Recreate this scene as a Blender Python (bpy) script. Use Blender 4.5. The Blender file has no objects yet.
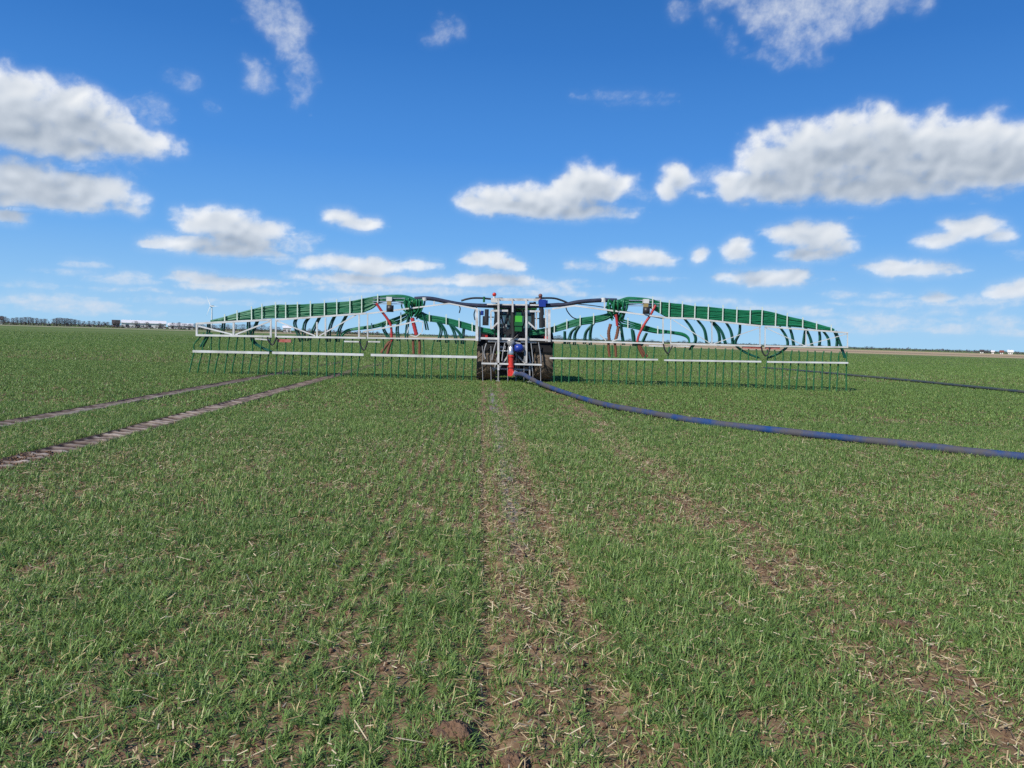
import bpy, math, random
import numpy as np
from mathutils import Vector, Matrix
R = math.radians
rng = np.random.default_rng(7)
random.seed(7)
scene = bpy.context.scene
COL = scene.collection

# ------------------------------------------------------------------ helpers
def link(o):
    COL.objects.link(o); return o

def tag(o, label=None, cat=None, group=None, kind=None):
    if label: o['label'] = label
    if cat: o['category'] = cat
    if group: o['group'] = group
    if kind: o['kind'] = kind
    return o

def empty(name, loc=(0, 0, 0), rz=0.0):
    o = bpy.data.objects.new(name, None); link(o)
    o.empty_display_size = 0.3
    o.location = loc; o.rotation_euler = (0, 0, rz)
    return o

def catmull(pts, n=8):
    pts = [Vector(p) for p in pts]
    if len(pts) < 3: return pts
    out = []
    P = [2 * pts[0] - pts[1]] + pts + [2 * pts[-1] - pts[-2]]
    for i in range(1, len(P) - 2):
        a, b, c, d = P[i - 1], P[i], P[i + 1], P[i + 2]
        for k in range(n):
            t = k / n
            out.append(0.5 * ((2 * b) + (c - a) * t + (2 * a - 5 * b + 4 * c - d) * t * t + (3 * b - a - 3 * c + d) * t ** 3))
    out.append(pts[-1])
    return out

class MB:
    """collects shapes into one mesh"""
    def __init__(s): s.v = []; s.f = []; s.m = []; s.sm = []
    def add(s, vs, fs, mi=0, smooth=False):
        b = len(s.v); s.v += [tuple(v) for v in vs]
        for f in fs: s.f.append(tuple(b + i for i in f)); s.m.append(mi); s.sm.append(smooth)
    def box(s, c, d, rot=None, mi=0, bevel=0.0):
        hx, hy, hz = d[0] / 2, d[1] / 2, d[2] / 2
        vs = [Vector((x * hx, y * hy, z * hz)) for z in (-1, 1) for y in (-1, 1) for x in (-1, 1)]
        if rot is not None: vs = [rot @ v for v in vs]
        c = Vector(c)
        s.add([v + c for v in vs], [(0, 2, 3, 1), (4, 5, 7, 6), (0, 1, 5, 4), (2, 6, 7, 3), (1, 3, 7, 5), (0, 4, 6, 2)], mi)
    def bar(s, a, b, w, h=None, mi=0):
        a, b = Vector(a), Vector(b); d = b - a; L = d.length
        if L < 1e-5: return
        z = d.normalized(); up = Vector((0, 1, 0)) if abs(z.y) < .9 else Vector((1, 0, 0))
        x = up.cross(z).normalized(); y = z.cross(x)
        rot = Matrix((x, y, z)).transposed()
        s.box((a + b) / 2, (w, h or w, L), rot, mi)
    def tube(s, path, r, n=6, mi=0, caps=True, smooth=True):
        path = [Vector(p) for p in path]
        if len(path) < 2: return
        rr = r if isinstance(r, (list, tuple)) else [r] * len(path)
        T = []
        for i in range(len(path)):
            a = path[max(0, i - 1)]; b = path[min(len(path) - 1, i + 1)]
            T.append((b - a).normalized())
        ref = Vector((0, 1, 0)) if abs(T[0].y) < .9 else Vector((1, 0, 0))
        nx = (ref - T[0] * ref.dot(T[0])).normalized()
        vs = []
        for i, p in enumerate(path):
            nx = (nx - T[i] * nx.dot(T[i])).normalized(); ny = T[i].cross(nx)
            for k in range(n):
                a = 2 * math.pi * k / n
                vs.append(p + (nx * math.cos(a) + ny * math.sin(a)) * rr[i])
        fs = [(i * n + k, i * n + (k + 1) % n, (i + 1) * n + (k + 1) % n, (i + 1) * n + k)
              for i in range(len(path) - 1) for k in range(n)]
        s.add(vs, fs, mi, smooth)
        if caps:
            s.add(vs[:n], [tuple(range(n - 1, -1, -1))], mi)
            s.add(vs[-n:], [tuple(range(n))], mi)
    def cyl(s, a, b, r, n=16, mi=0, r2=None):
        s.tube([a, b], [r, r if r2 is None else r2], n, mi, True, False if n < 7 else True)
    def lathe(s, prof, axis_o, axis='x', n=32, mi=0):
        """prof: list of (along, radius)"""
        vs = []
        o = Vector(axis_o)
        for (al, ra) in prof:
            for k in range(n):
                t = 2 * math.pi * k / n; c, q = math.cos(t) * ra, math.sin(t) * ra
                vs.append(o + (Vector((al, c, q)) if axis == 'x' else Vector((c, q, al)) if axis == 'z' else Vector((c, al, q))))
        fs = [(i * n + k, i * n + (k + 1) % n, (i + 1) * n + (k + 1) % n, (i + 1) * n + k)
              for i in range(len(prof) - 1) for k in range(n)]
        s.add(vs, fs, mi, True)
    def sphere(s, c, r, n=10, mi=0, sq=(1, 1, 1)):
        prof = [(-math.cos(math.pi * i / n) * r * sq[2], max(1e-4, math.sin(math.pi * i / n) * r)) for i in range(n + 1)]
        s.lathe(prof, c, 'z', n * 2, mi)
    def build(s, name, mats, parent=None, loc=None):
        me = bpy.data.meshes.new(name)
        me.from_pydata(s.v, [], s.f)
        mats = mats if isinstance(mats, (list, tuple)) else [mats]
        for m in mats: me.materials.append(m)
        me.polygons.foreach_set('material_index', s.m)
        me.polygons.foreach_set('use_smooth', s.sm)
        me.update()
        o = bpy.data.objects.new(name, me); link(o)
        if parent: o.parent = parent
        if loc: o.location = loc
        return o

def np_mesh(name, V, loops, starts, mat, attrs=None, parent=None, smooth=False):
    me = bpy.data.meshes.new(name)
    me.vertices.add(len(V)); me.vertices.foreach_set('co', np.ascontiguousarray(V, np.float32).ravel())
    me.loops.add(len(loops)); me.loops.foreach_set('vertex_index', np.ascontiguousarray(loops, np.int32))
    me.polygons.add(len(starts)); me.polygons.foreach_set('loop_start', np.ascontiguousarray(starts, np.int32))
    me.update(calc_edges=True)
    if smooth: me.polygons.foreach_set('use_smooth', np.ones(len(starts), bool))
    for k, a in (attrs or {}).items():
        a = np.ascontiguousarray(a, np.float32)
        at = me.attributes.new(k, 'FLOAT', 'POINT'); at.data.foreach_set('value', a.ravel())
    me.materials.append(mat)
    o = bpy.data.objects.new(name, me); link(o)
    if parent: o.parent = parent
    return o

def copy_tree(o, parent=None):
    c = o.copy(); link(c)
    if parent: c.parent = parent
    for ch in list(o.children): copy_tree(ch, c)
    return c

# ------------------------------------------------------------------ noise
class Noise2:
    def __init__(s, seed):
        g = np.random.default_rng(seed); s.p = g.permutation(256); a = g.random(256) * 2 * np.pi
        s.g = np.stack([np.cos(a), np.sin(a)], 1)
    def __call__(s, x, y):
        xi = np.floor(x).astype(int); yi = np.floor(y).astype(int); xf = x - xi; yf = y - yi
        u = xf ** 3 * (xf * (xf * 6 - 15) + 10); v = yf ** 3 * (yf * (yf * 6 - 15) + 10)
        def gr(ix, iy, dx, dy):
            h = s.p[(s.p[ix & 255] + iy) & 255]; G = s.g[h]
            return G[..., 0] * dx + G[..., 1] * dy
        a = gr(xi, yi, xf, yf); b = gr(xi + 1, yi, xf - 1, yf)
        c = gr(xi, yi + 1, xf, yf - 1); d = gr(xi + 1, yi + 1, xf - 1, yf - 1)
        return (a + u * (b - a)) * (1 - v) + (c + u * (d - c)) * v * 1.0
    def fbm(s, x, y, o=5, gain=.5, lac=2.03, billow=False):
        r = np.zeros_like(np.asarray(x, float)); a = 1.0; t = 0
        for i in range(o):
            n = s(x + i * 17.3, y - i * 9.1) * 1.5
            if billow: n = 1 - 2.2 * np.abs(n)
            r += a * n; t += a; a *= gain; x = x * lac; y = y * lac
        return r / t

def sstep(a, b, x):
    t = np.clip((x - a) / (b - a), 0, 1); return t * t * (3 - 2 * t)

# ------------------------------------------------------------------ materials
def mat(name, base, rough=.6, metal=0., noise=0.0, nscale=6., col2=None, bump=0., bscale=40., spec=.5, coat=0):
    m = bpy.data.materials.new(name); m.use_nodes = True
    nt = m.node_tree; b = nt.nodes['Principled BSDF']
    b.inputs['Roughness'].default_value = rough; b.inputs['Metallic'].default_value = metal
    b.inputs['Specular IOR Level'].default_value = spec
    b.inputs['Base Color'].default_value = (*base, 1)
    if noise > 0:
        tc = nt.nodes.new('ShaderNodeTexCoord'); n = nt.nodes.new('ShaderNodeTexNoise')
        n.inputs['Scale'].default_value = nscale; n.inputs['Detail'].default_value = 5; n.inputs['Roughness'].default_value = .65
        nt.links.new(tc.outputs['Object'], n.inputs['Vector'])
        r = nt.nodes.new('ShaderNodeMapRange'); r.inputs[1].default_value = .38; r.inputs[2].default_value = .68
        r.inputs[3].default_value = 0; r.inputs[4].default_value = noise
        nt.links.new(n.outputs['Fac'], r.inputs[0])
        mx = nt.nodes.new('ShaderNodeMix'); mx.data_type = 'RGBA'
        mx.inputs[6].default_value = (*base, 1); mx.inputs[7].default_value = (*(col2 or tuple(c * .5 for c in base)), 1)
        nt.links.new(r.outputs[0], mx.inputs[0]); nt.links.new(mx.outputs[2], b.inputs['Base Color'])
    if bump > 0:
        tc = nt.nodes.new('ShaderNodeTexCoord'); n = nt.nodes.new('ShaderNodeTexNoise')
        n.inputs['Scale'].default_value = bscale; n.inputs['Detail'].default_value = 4
        nt.links.new(tc.outputs['Object'], n.inputs['Vector'])
        bp = nt.nodes.new('ShaderNodeBump'); bp.inputs['Strength'].default_value = bump; bp.inputs['Distance'].default_value = .02
        nt.links.new(n.outputs['Fac'], bp.inputs['Height']); nt.links.new(bp.outputs[0], b.inputs['Normal'])
    return m

DUST = (.20, .15, .10)
M = {}
M['white'] = mat('white_paint', (.66, .68, .68), .42, noise=.75, nscale=1.6, col2=(.40, .39, .35))
M['frame'] = mat('dirty_white_paint', (.66, .67, .67), .5, noise=.8, nscale=3.5, col2=(.30, .28, .25))
M['galv'] = mat('galvanised_steel', (.42, .43, .44), .5, .4, noise=.7, nscale=5, col2=(.22, .21, .19))
M['green_hose'] = mat('green_rubber', (.004, .140, .058), .45, noise=.5, nscale=4, col2=(.014, .20, .092))
M['feed_hose'] = mat('dark_green_rubber', (.006, .080, .052), .45, noise=.4, nscale=4, col2=(.01, .125, .075))
M['drop'] = mat('drop_hose_rubber', (.012, .115, .040), .6, noise=.6, nscale=3, col2=(.05, .15, .07), spec=.25)
M['strap'] = mat('pale_strap', (.62, .72, .64), .5, noise=.2, nscale=5)
M['black'] = mat('black_rubber', (.018, .019, .022), .45, noise=.4, nscale=6, col2=(.05, .05, .05))
M['navy'] = mat('navy_rubber', (.025, .030, .055), .35, noise=.4, nscale=5, col2=(.06, .065, .09))
M['red'] = mat('red_paint', (.66, .035, .025), .45, noise=.6, nscale=7, col2=(.30, .03, .022))
M['red_hose'] = mat('red_rubber', (.42, .03, .035), .5, noise=.4, nscale=8, col2=(.26, .05, .04))
M['orange_hose'] = mat('rusty_orange_rubber', (.17, .06, .028), .7, noise=.6, nscale=8, col2=(.10, .05, .03))
M['blue'] = mat('blue_paint', (.015, .045, .30), .35, noise=.2, nscale=6)
M['yellow'] = mat('brass_yellow', (.45, .33, .12), .4, .4)
M['limegreen'] = mat('bright_green_paint', (.07, .45, .04), .35, noise=.2, nscale=5)
M['dkgreen'] = mat('green_paint', (.012, .12, .03), .35, noise=.2, nscale=5)
M['dark'] = mat('dark_steel', (.022, .022, .024), .5, .3, noise=.5, nscale=4, col2=(.06, .05, .04))
M['tyre'] = mat('dusty_tyre', (.06, .05, .04), .85, noise=1., nscale=7, col2=(.23, .175, .12))
M['lug'] = mat('muddy_tyre_lug', (.17, .13, .09), .9, noise=.8, nscale=10, col2=(.06, .046, .035))
M['dull_black'] = mat('matt_black', (.010, .010, .011), .8, noise=.5, nscale=5, col2=(.022, .02, .018), spec=.15)  # near-black finish with little gloss, for the mudguards
M['glass'] = mat('tinted_glass', (.05, .10, .11), .08, spec=.8)
M['plate'] = mat('faded_red_plate', (.38, .07, .05), .5, noise=.6, nscale=6, col2=(.5, .3, .26))
M['lamp'] = mat('red_lamp_lens', (.5, .03, .02), .25)
M['amber'] = mat('brown_knob', (.16, .06, .045), .4)
M['silver'] = mat('bare_metal', (.65, .66, .68), .3, .8, noise=.3, nscale=9)
M['roofw'] = mat('pale_sheet_roof', (.78, .76, .76), .6, noise=.3, nscale=.05, col2=(.6, .55, .55))
M['wallw'] = mat('pale_wall', (.78, .75, .73), .7, noise=.4, nscale=.06, col2=(.52, .45, .42))
M['brick'] = mat('red_brick', (.22, .075, .05), .8, noise=.4, nscale=.4)
M['slate'] = mat('dark_roof', (.07, .055, .055), .8, noise=.3, nscale=.4)
M['window'] = mat('dark_window', (.03, .035, .045), .2)
M['turb'] = mat('turbine_white', (.62, .66, .70), .5)
M['twig'] = mat('hazed_bare_twigs', (.135, .125, .138), .9, noise=.8, nscale=.6, col2=(.15, .12, .11))  # haze of distance is put into the twig colour as a paler tone
M['twig2'] = mat('dark_evergreen', (.05, .06, .065), .9, noise=.7, nscale=.5, col2=(.06, .07, .055))
M['hazed'] = mat('distant_twigs', (.115, .135, .165), .9, noise=.6, nscale=.4, col2=(.085, .10, .11))  # bluish aerial haze mixed into the colour
M['trunk'] = mat('bark', (.06, .048, .04), .9, noise=.5, nscale=2)
M['clod'] = mat('clay_soil', (.20, .118, .070), .95, noise=.8, nscale=30, col2=(.10, .058, .035), bump=.9, bscale=70)

def dragmat(name, c1, mud, thr, sc):
    m = bpy.data.materials.new(name); m.use_nodes = True; nt = m.node_tree; N = nt.nodes; L = nt.links
    b = N['Principled BSDF']; b.inputs['Roughness'].default_value = .75; b.inputs['Specular IOR Level'].default_value = .2
    tc = N.new('ShaderNodeTexCoord')
    n = N.new('ShaderNodeTexNoise'); n.inputs['Scale'].default_value = sc; n.inputs['Detail'].default_value = 6; n.inputs['Roughness'].default_value = .7
    L.new(tc.outputs['Object'], n.inputs['Vector'])
    r = N.new('ShaderNodeMapRange'); r.inputs[1].default_value = thr - .09; r.inputs[2].default_value = thr + .09
    L.new(n.outputs['Fac'], r.inputs[0])
    mx = N.new('ShaderNodeMix'); mx.data_type = 'RGBA'; mx.inputs[6].default_value = (*c1, 1); mx.inputs[7].default_value = (*mud, 1)
    L.new(r.outputs[0], mx.inputs[0]); L.new(mx.outputs[2], b.inputs['Base Color'])
    return m
M['drag'] = dragmat('blue_layflat_hose', (.009, .052, .18), (.080, .078, .088), .46, 1.1)
M['drag2'] = dragmat('muddy_layflat_hose', (.035, .055, .075), (.07, .08, .065), .5, 2.0)

def leafmat(name, c_lo, c_hi, c_dry, trans=.35):
    m = bpy.data.materials.new(name); m.use_nodes = True; nt = m.node_tree; N = nt.nodes; L = nt.links
    N.remove(N['Principled BSDF']); out = N['Material Output']
    at = N.new('ShaderNodeAttribute'); at.attribute_name = 'tint'
    cr = N.new('ShaderNodeValToRGB'); e = cr.color_ramp.elements
    e[0].position = 0; e[0].color = (*c_lo, 1); e[1].position = .78; e[1].color = (*c_hi, 1)
    x = e.new(.9); x.color = (*c_dry, 1)
    L.new(at.outputs['Fac'], cr.inputs[0])
    d = N.new('ShaderNodeBsdfPrincipled'); d.inputs['Roughness'].default_value = .45; d.inputs['Specular IOR Level'].default_value = .4
    t = N.new('ShaderNodeBsdfTranslucent'); mx = N.new('ShaderNodeMixShader'); mx.inputs[0].default_value = trans * .8
    L.new(cr.outputs[0], d.inputs['Base Color']); L.new(cr.outputs[0], t.inputs['Color'])
    L.new(d.outputs[0], mx.inputs[1]); L.new(t.outputs[0], mx.inputs[2]); L.new(mx.outputs[0], out.inputs[0])
    return m
M['grass'] = leafmat('cereal_leaf', (.078, .160, .036), (.272, .402, .104), (.56, .46, .22))
M['straw'] = leafmat('straw', (.25, .175, .09), (.50, .39, .23), (.62, .52, .35), .1)

# ------------------------------------------------------------------ world, sun, camera
SUN_EL, SUN_AZ = R(40), R(222)      # azimuth clockwise from +y: behind and to the left of the camera
w = bpy.data.worlds.new('World'); scene.world = w; w.use_nodes = True
nt = w.node_tree; bg = nt.nodes['Background']
sky = nt.nodes.new('ShaderNodeTexSky'); sky.sky_type = 'NISHITA'; sky.sun_disc = False
sky.sun_elevation = SUN_EL; sky.sun_rotation = SUN_AZ
sky.air_density = 1.0; sky.dust_density = .25; sky.ozone_density = 2.5; sky.altitude = 0
hs = nt.nodes.new('ShaderNodeHueSaturation'); hs.inputs['Saturation'].default_value = 1.12; hs.inputs['Value'].default_value = 1.0
nt.links.new(sky.outputs[0], hs.inputs['Color'])
# clear spring air: blue deepening with elevation, blended over the physical sky
tcw = nt.nodes.new('ShaderNodeTexCoord'); sxw = nt.nodes.new('ShaderNodeSeparateXYZ'); nt.links.new(tcw.outputs['Generated'], sxw.inputs[0])
crw = nt.nodes.new('ShaderNodeValToRGB'); ew = crw.color_ramp.elements
SK = 1 / .105
stops = [(0.0, (.36, .64, .91)), (.05, (.27, .55, .90)), (.12, (.150, .415, .86)), (.22, (.074, .285, .75)), (.34, (.038, .190, .58)), (.46, (.022, .135, .44)), (1.0, (.03, .12, .36))]
ew[0].position, ew[0].color = stops[0][0], (*stops[0][1], 1); ew[1].position, ew[1].color = stops[-1][0], (*stops[-1][1], 1)
for p_, c_ in stops[1:-1]: k_ = ew.new(p_); k_.color = (*c_, 1)
nt.links.new(sxw.outputs['Z'], crw.inputs[0])
scw = nt.nodes.new('ShaderNodeMix'); scw.data_type = 'RGBA'; scw.blend_type = 'MULTIPLY'; scw.inputs[0].default_value = 1; scw.inputs[7].default_value = (SK, SK, SK, 1)
nt.links.new(crw.outputs[0], scw.inputs[6])
mxw = nt.nodes.new('ShaderNodeMix'); mxw.data_type = 'RGBA'; mxw.inputs[0].default_value = .96
nt.links.new(hs.outputs[0], mxw.inputs[6]); nt.links.new(scw.outputs[2], mxw.inputs[7]); nt.links.new(mxw.outputs[2], bg.inputs[0])
bg.inputs[1].default_value = .105
sl = bpy.data.lights.new('sun', 'SUN'); sl.energy = 5.0; sl.angle = R(.53); sl.color = (1, .945, .86)
so = bpy.data.objects.new('sun', sl); link(so)
sd = Vector((math.sin(SUN_AZ) * math.cos(SUN_EL), math.cos(SUN_AZ) * math.cos(SUN_EL), math.sin(SUN_EL)))
so.rotation_euler = sd.to_track_quat('Z', 'Y').to_euler(); so.location = (-20, -20, 30)

cam = bpy.data.cameras.new('camera'); co = bpy.data.objects.new('camera', cam); link(co)
cam.sensor_width = 36; cam.lens = 36 * 769 / 1024; cam.clip_end = 30000; cam.clip_start = .05
yaw, pitch, roll = R(2.4), R(-3.5), R(1.7)
f = Vector((math.sin(yaw) * math.cos(pitch), math.cos(yaw) * math.cos(pitch), math.sin(pitch)))
r0 = Vector((math.cos(yaw), -math.sin(yaw), 0)); u0 = r0.cross(f)
rv = r0 * math.cos(roll) + u0 * math.sin(roll); uv = rv.cross(f)
co.matrix_world = Matrix(((rv.x, uv.x, -f.x, 0), (rv.y, uv.y, -f.y, 0), (rv.z, uv.z, -f.z, 1.65), (0, 0, 0, 1)))
scene.camera = co
scene.view_settings.view_transform = 'Standard'; scene.view_settings.look = 'None'; scene.view_settings.exposure = 0
scene.cycles.max_bounces = 6; scene.cycles.diffuse_bounces = 2; scene.cycles.glossy_bounces = 2
scene.cycles.transmission_bounces = 3; scene.cycles.transparent_max_bounces = 8
scene.cycles.use_denoising = False

# ------------------------------------------------------------------ clouds: a patch of sky dome carrying thickness and light per vertex
CLOUDS = [(-30.14,12.73,3.23,2.42,1.00),(-27.47,12.93,3.41,2.01,1.00),(-24.35,11.75,3.04,1.23,1.00),(-28.84,11.42,5.10,1.42,1.00),(-32.67,12.28,2.94,2.53,1.00),(-29.65,8.44,3.39,1.57,1.00),(-26.26,8.60,2.72,1.12,1.00),(-28.05,7.65,4.60,0.62,1.00),(-32.22,8.34,2.49,1.64,1.00),(-30.82,6.44,1.24,0.42,1.00),(-20.40,5.71,2.26,0.53,1.00),(-18.18,7.09,3.10,1.14,1.00),(-15.74,6.79,1.87,0.96,1.00),(-17.71,5.43,3.91,0.61,1.00),(-22.75,5.41,1.09,0.33,1.00),(-17.19,6.28,2.62,0.95,1.00),(-10.42,8.25,1.26,0.56,1.00),(-9.00,7.77,1.56,0.49,1.00),(1.12,9.71,3.08,1.13,1.00),(4.42,10.01,4.40,1.06,1.00),(7.83,11.05,3.05,1.53,1.00),(5.55,9.19,5.27,0.57,1.00),(-1.08,9.63,0.73,0.63,1.00),(13.84,11.33,1.34,1.23,1.00),(13.30,10.78,0.78,0.69,1.00),(19.09,11.09,2.69,1.34,1.00),(22.07,12.24,4.02,2.73,1.00),(25.32,13.02,3.72,2.53,1.00),(28.36,12.69,4.73,2.60,1.00),(31.82,12.06,4.44,2.53,1.00),(34.79,11.68,3.13,2.23,1.00),(26.69,10.54,8.51,1.09,1.00),(20.98,10.64,4.61,1.00,1.00),(36.06,11.85,3.04,2.31,1.00),(11.14,6.07,2.59,0.72,1.00),(12.58,5.80,1.79,0.50,1.00),(15.75,6.18,0.63,0.56,1.00),(18.16,6.46,1.16,0.90,1.00),(18.34,7.02,0.82,0.55,1.00),(21.78,7.67,1.83,0.68,1.00),(23.73,7.50,2.17,1.07,1.00),(25.35,6.67,1.12,0.53,1.00),(23.47,6.29,2.31,0.47,1.00),(22.41,8.06,0.91,0.54,1.00),(20.61,4.59,3.33,0.56,1.00),(21.92,4.87,1.57,0.41,1.00),(30.99,6.98,1.42,0.57,1.00),(32.74,7.67,1.86,0.74,1.00),(34.43,7.16,0.95,0.37,1.00),(29.07,5.23,2.83,0.59,1.00),(28.16,5.50,1.20,0.46,1.00),(35.00,3.77,1.26,0.56,1.00),(35.71,4.01,1.03,0.49,1.00),(30.91,3.34,0.97,0.39,1.00),(-9.66,4.91,3.53,0.64,1.00),(-7.87,4.70,2.15,0.57,1.00),(-8.22,3.82,4.14,0.43,1.00),(-4.63,4.98,1.75,0.36,0.80),(0.50,5.61,2.21,0.65,1.00),(1.99,5.22,1.48,0.44,1.00),(0.69,4.08,3.84,0.51,1.00),(-4.24,3.91,1.75,0.36,1.00),(-17.83,3.23,3.65,0.41,0.75),(-20.08,3.51,1.52,0.34,0.70),(-18.80,2.77,2.32,0.27,0.60)]
WISPS = [(-15.49,20.90,1.97,1.05,0.62),(-14.01,19.42,1.61,2.05,0.66),(-16.10,16.97,1.44,1.11,0.72),(-13.17,17.17,0.95,2.25,0.38),(-14.69,20.24,2.65,0.71,0.40),(-3.21,20.99,1.08,1.35,0.40),(-3.55,20.36,1.01,0.56,0.45),(-20.63,16.00,1.11,0.61,0.25),(-19.18,14.59,0.57,0.44,0.24),(21.03,21.95,6.16,1.50,0.78),(21.77,20.26,4.00,1.42,0.72),(25.93,21.66,3.34,1.35,0.75),(17.71,22.57,4.03,0.70,0.50),(21.52,18.97,2.20,0.72,0.42),(-28.08,1.50,3.42,0.38,0.42),(-28.90,1.65,1.41,0.25,0.50),(-26.39,3.84,1.48,0.26,0.36),(-24.06,3.34,1.54,0.26,0.34),(-22.25,2.39,1.59,0.20,0.34),(-15.17,2.73,2.02,0.28,0.40),(-28.07,3.28,1.65,0.25,0.25),(-24.95,2.31,2.34,0.20,0.28),(9.61,17.10,3.58,0.32,0.18),(11.07,16.57,2.85,0.26,0.16),(28.65,1.95,3.69,0.40,0.50),(34.58,1.91,2.23,0.44,0.48),(27.67,3.46,1.57,0.27,0.35),(25.20,3.58,1.26,0.27,0.30),(5.73,3.93,2.65,0.37,0.32),(12.99,4.51,1.71,0.22,0.30),(-8.92,3.07,4.27,0.29,0.40),(-2.38,3.17,4.41,0.29,0.35),(15.89,3.05,3.50,0.29,0.30),(11.62,2.97,4.32,0.36,0.40),(7.89,5.36,2.20,0.36,0.45),(-11.05,3.70,4.20,0.50,0.50),(-5.32,3.21,4.36,0.36,0.45),(-13.15,4.87,2.06,0.42,0.45),(4.27,3.38,3.69,0.37,0.45),(22.70,2.32,3.91,0.35,0.40),(25.93,1.49,4.98,0.34,0.40),(32.44,1.30,3.89,0.32,0.40),(-24.66,2.98,2.35,0.33,0.45),(-27.53,1.14,3.91,0.38,0.40),(20.04,2.56,4.70,0.35,0.32),(28.90,2.87,5.33,0.33,0.34),(33.44,3.09,3.26,0.38,0.36),(35.15,1.17,3.15,0.25,0.30),(27.79,1.20,4.23,0.27,0.30),(-7.47,2.41,4.31,0.29,0.30),(-16.50,1.83,4.64,0.28,0.30),(-26.40,0.81,5.14,0.32,0.34),(-29.71,1.29,3.20,0.31,0.40),(31.25,2.44,4.54,0.26,0.30),(-30.23,2.33,2.11,0.25,0.25),(-21.64,1.81,3.09,0.27,0.25),(-26.36,11.05,3.95,1.34,0.50),(-22.87,13.98,1.56,0.98,0.30),(-13.85,6.36,1.77,0.97,0.30),(15.51,11.71,2.78,0.81,0.40),(11.32,10.37,1.15,0.56,0.35),(35.13,5.98,0.83,0.37,0.30)]
az = np.arange(-38, 43, .085); el = np.arange(-.2, 31, .085)
A, E_ = np.meshgrid(az, el)
nz = Noise2(3); nz2 = Noise2(11)
# the noise gets finer towards the horizon, where the clouds are farther off
sc = 1.0 / (0.35 + 0.045 * np.clip(E_, 0, 30))
Ux = A * .55; Uy = np.cumsum(sc, axis=0) * .085 * .8
wx = nz.fbm(Ux * .9 + 5, Uy * .9, 3) ; wy = nz2.fbm(Ux * .9, Uy * .9 + 7, 3)
Ux2 = A * .50; 
bil = nz.fbm(A * .62 + wx * .5, Uy * .75 + wy * .5, 6, .56, billow=True)
fine = nz2.fbm(A * .55 + wx, Uy * .8 + wy, 6, .6)
def field(lst, warp):
    F = np.full_like(A, -1.0)
    for (a, e, rx, ry, wgt) in lst:
        dx = (A - a + wx * warp * rx) / rx; dy = (E_ - e + wy * warp * ry) / ry
        dy = np.where(dy < 0, dy * 1.25, dy)
        q = wgt * (1 - (dx * dx + dy * dy)) if wgt >= .999 else np.where(dx * dx + dy * dy < 1, wgt * (1 - (dx * dx + dy * dy)), 1 - (dx * dx + dy * dy))
        F = np.maximum(F, np.clip(q, -1, 1)) + .18 * np.clip(np.minimum(F, q) + .4, 0, .5)
    return F
fc = field(CLOUDS, .55)
lowk = 1 - sstep(4, 13, E_)
bil_s = nz2.fbm(A * 1.3 + wx * .6, E_ * 2.1 + wy * .6, 5, .56, billow=True)
bilm = bil * (1 - lowk) + bil_s * lowk
soft = nz.fbm(A * .3 + 20, E_ * .5 + 4, 3)
D = fc * 1.0 + bilm * .46 + fine * .30 + .02
alpha_c = sstep(-.22, .92 + .5 * soft, D)
fw = field(WISPS, .9)
W = fw + fine * .62 + bil * .14 + nz2.fbm(A * 2.2 + wx, E_ * 3.4 + wy, 4, .6) * .28
alpha_w = np.clip(sstep(-.14, 1.1, W) * (.50 + .55 * (1 - sstep(5, 11, E_))), 0, .75)
# light: march towards the sun (up and to the left) through the thickness
rho = np.clip(D, 0, 1.0)
L = np.zeros_like(A); step = .17
for k in range(1, 15):
    dxi = int(round(-k * step * .45 / .085)); dyi = int(round(k * step * .9 / .085))
    sh = np.zeros_like(rho)
    src = rho[dyi:, :]
    sh[:rho.shape[0] - dyi, :] = src
    sh = np.roll(sh, -dxi, axis=1)
    L += sh * step
# relief of the billows seen against the light
def blur(a, n):
    for ax in (0, 1):
        for _ in range(2):
            c = np.zeros_like(a)
            for k in range(-n, n + 1): c += np.roll(a, k, axis=ax)
            a = c / (2 * n + 1)
    return a
bil2 = nz.fbm(A * .62 + wx * .5, Uy * .75 + wy * .5, 4, .5, billow=True)
hgt = blur(bil2 * .55 + bil_s * .25 * lowk + fine * .40 + fc * .35, 2)
gy, gx = np.gradient(hgt)
rel = np.clip((-gy * .9 + gx * .55) * -3.2, -.2, .2)
L = blur(L, 3)
lit = np.exp(-L * (1.05 - .022 * np.clip(E_, 0, 25)))
lit = np.clip(lit * .95 + .05 + rel * (.5 + .8 * lit), 0, 1)
lit = np.clip(lit + .26 * blur(bil2 * .8 + fine * .5, 2) * (1 - .4 * lit), 0, 1)
lit = np.clip(lit - .08 * sstep(.7, 2.0, L), 0, 1)
lit = np.where(alpha_c > .01, lit, .8)
alpha_c = np.where(lit < .55, sstep(-.22, .92 + .5 * soft + .7 * (.55 - lit), D), alpha_c)
alpha = 1 - (1 - alpha_c) * (1 - alpha_w)
alpha = .55 * alpha + .45 * blur(alpha, 3)
edge = sstep(0, .35, rho); lit = np.clip(lit - (1 - edge) * .05, 0, 1)
RD = 9000.
Ar, Er = np.radians(A), np.radians(E_)
V = np.stack([np.sin(Ar) * np.cos(Er), np.cos(Ar) * np.cos(Er), np.sin(Er)], -1).reshape(-1, 3) * RD
ny, nx = A.shape
ii = np.arange(ny * nx).reshape(ny, nx)
keep = (alpha[:-1, :-1] + alpha[1:, 1:] + alpha[1:, :-1] + alpha[:-1, 1:]) > .004
Q = np.stack([ii[:-1, :-1][keep], ii[1:, :-1][keep], ii[1:, 1:][keep], ii[:-1, 1:][keep]], -1)
used = np.unique(Q); remap = np.zeros(ny * nx, int); remap[used] = np.arange(len(used))
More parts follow.
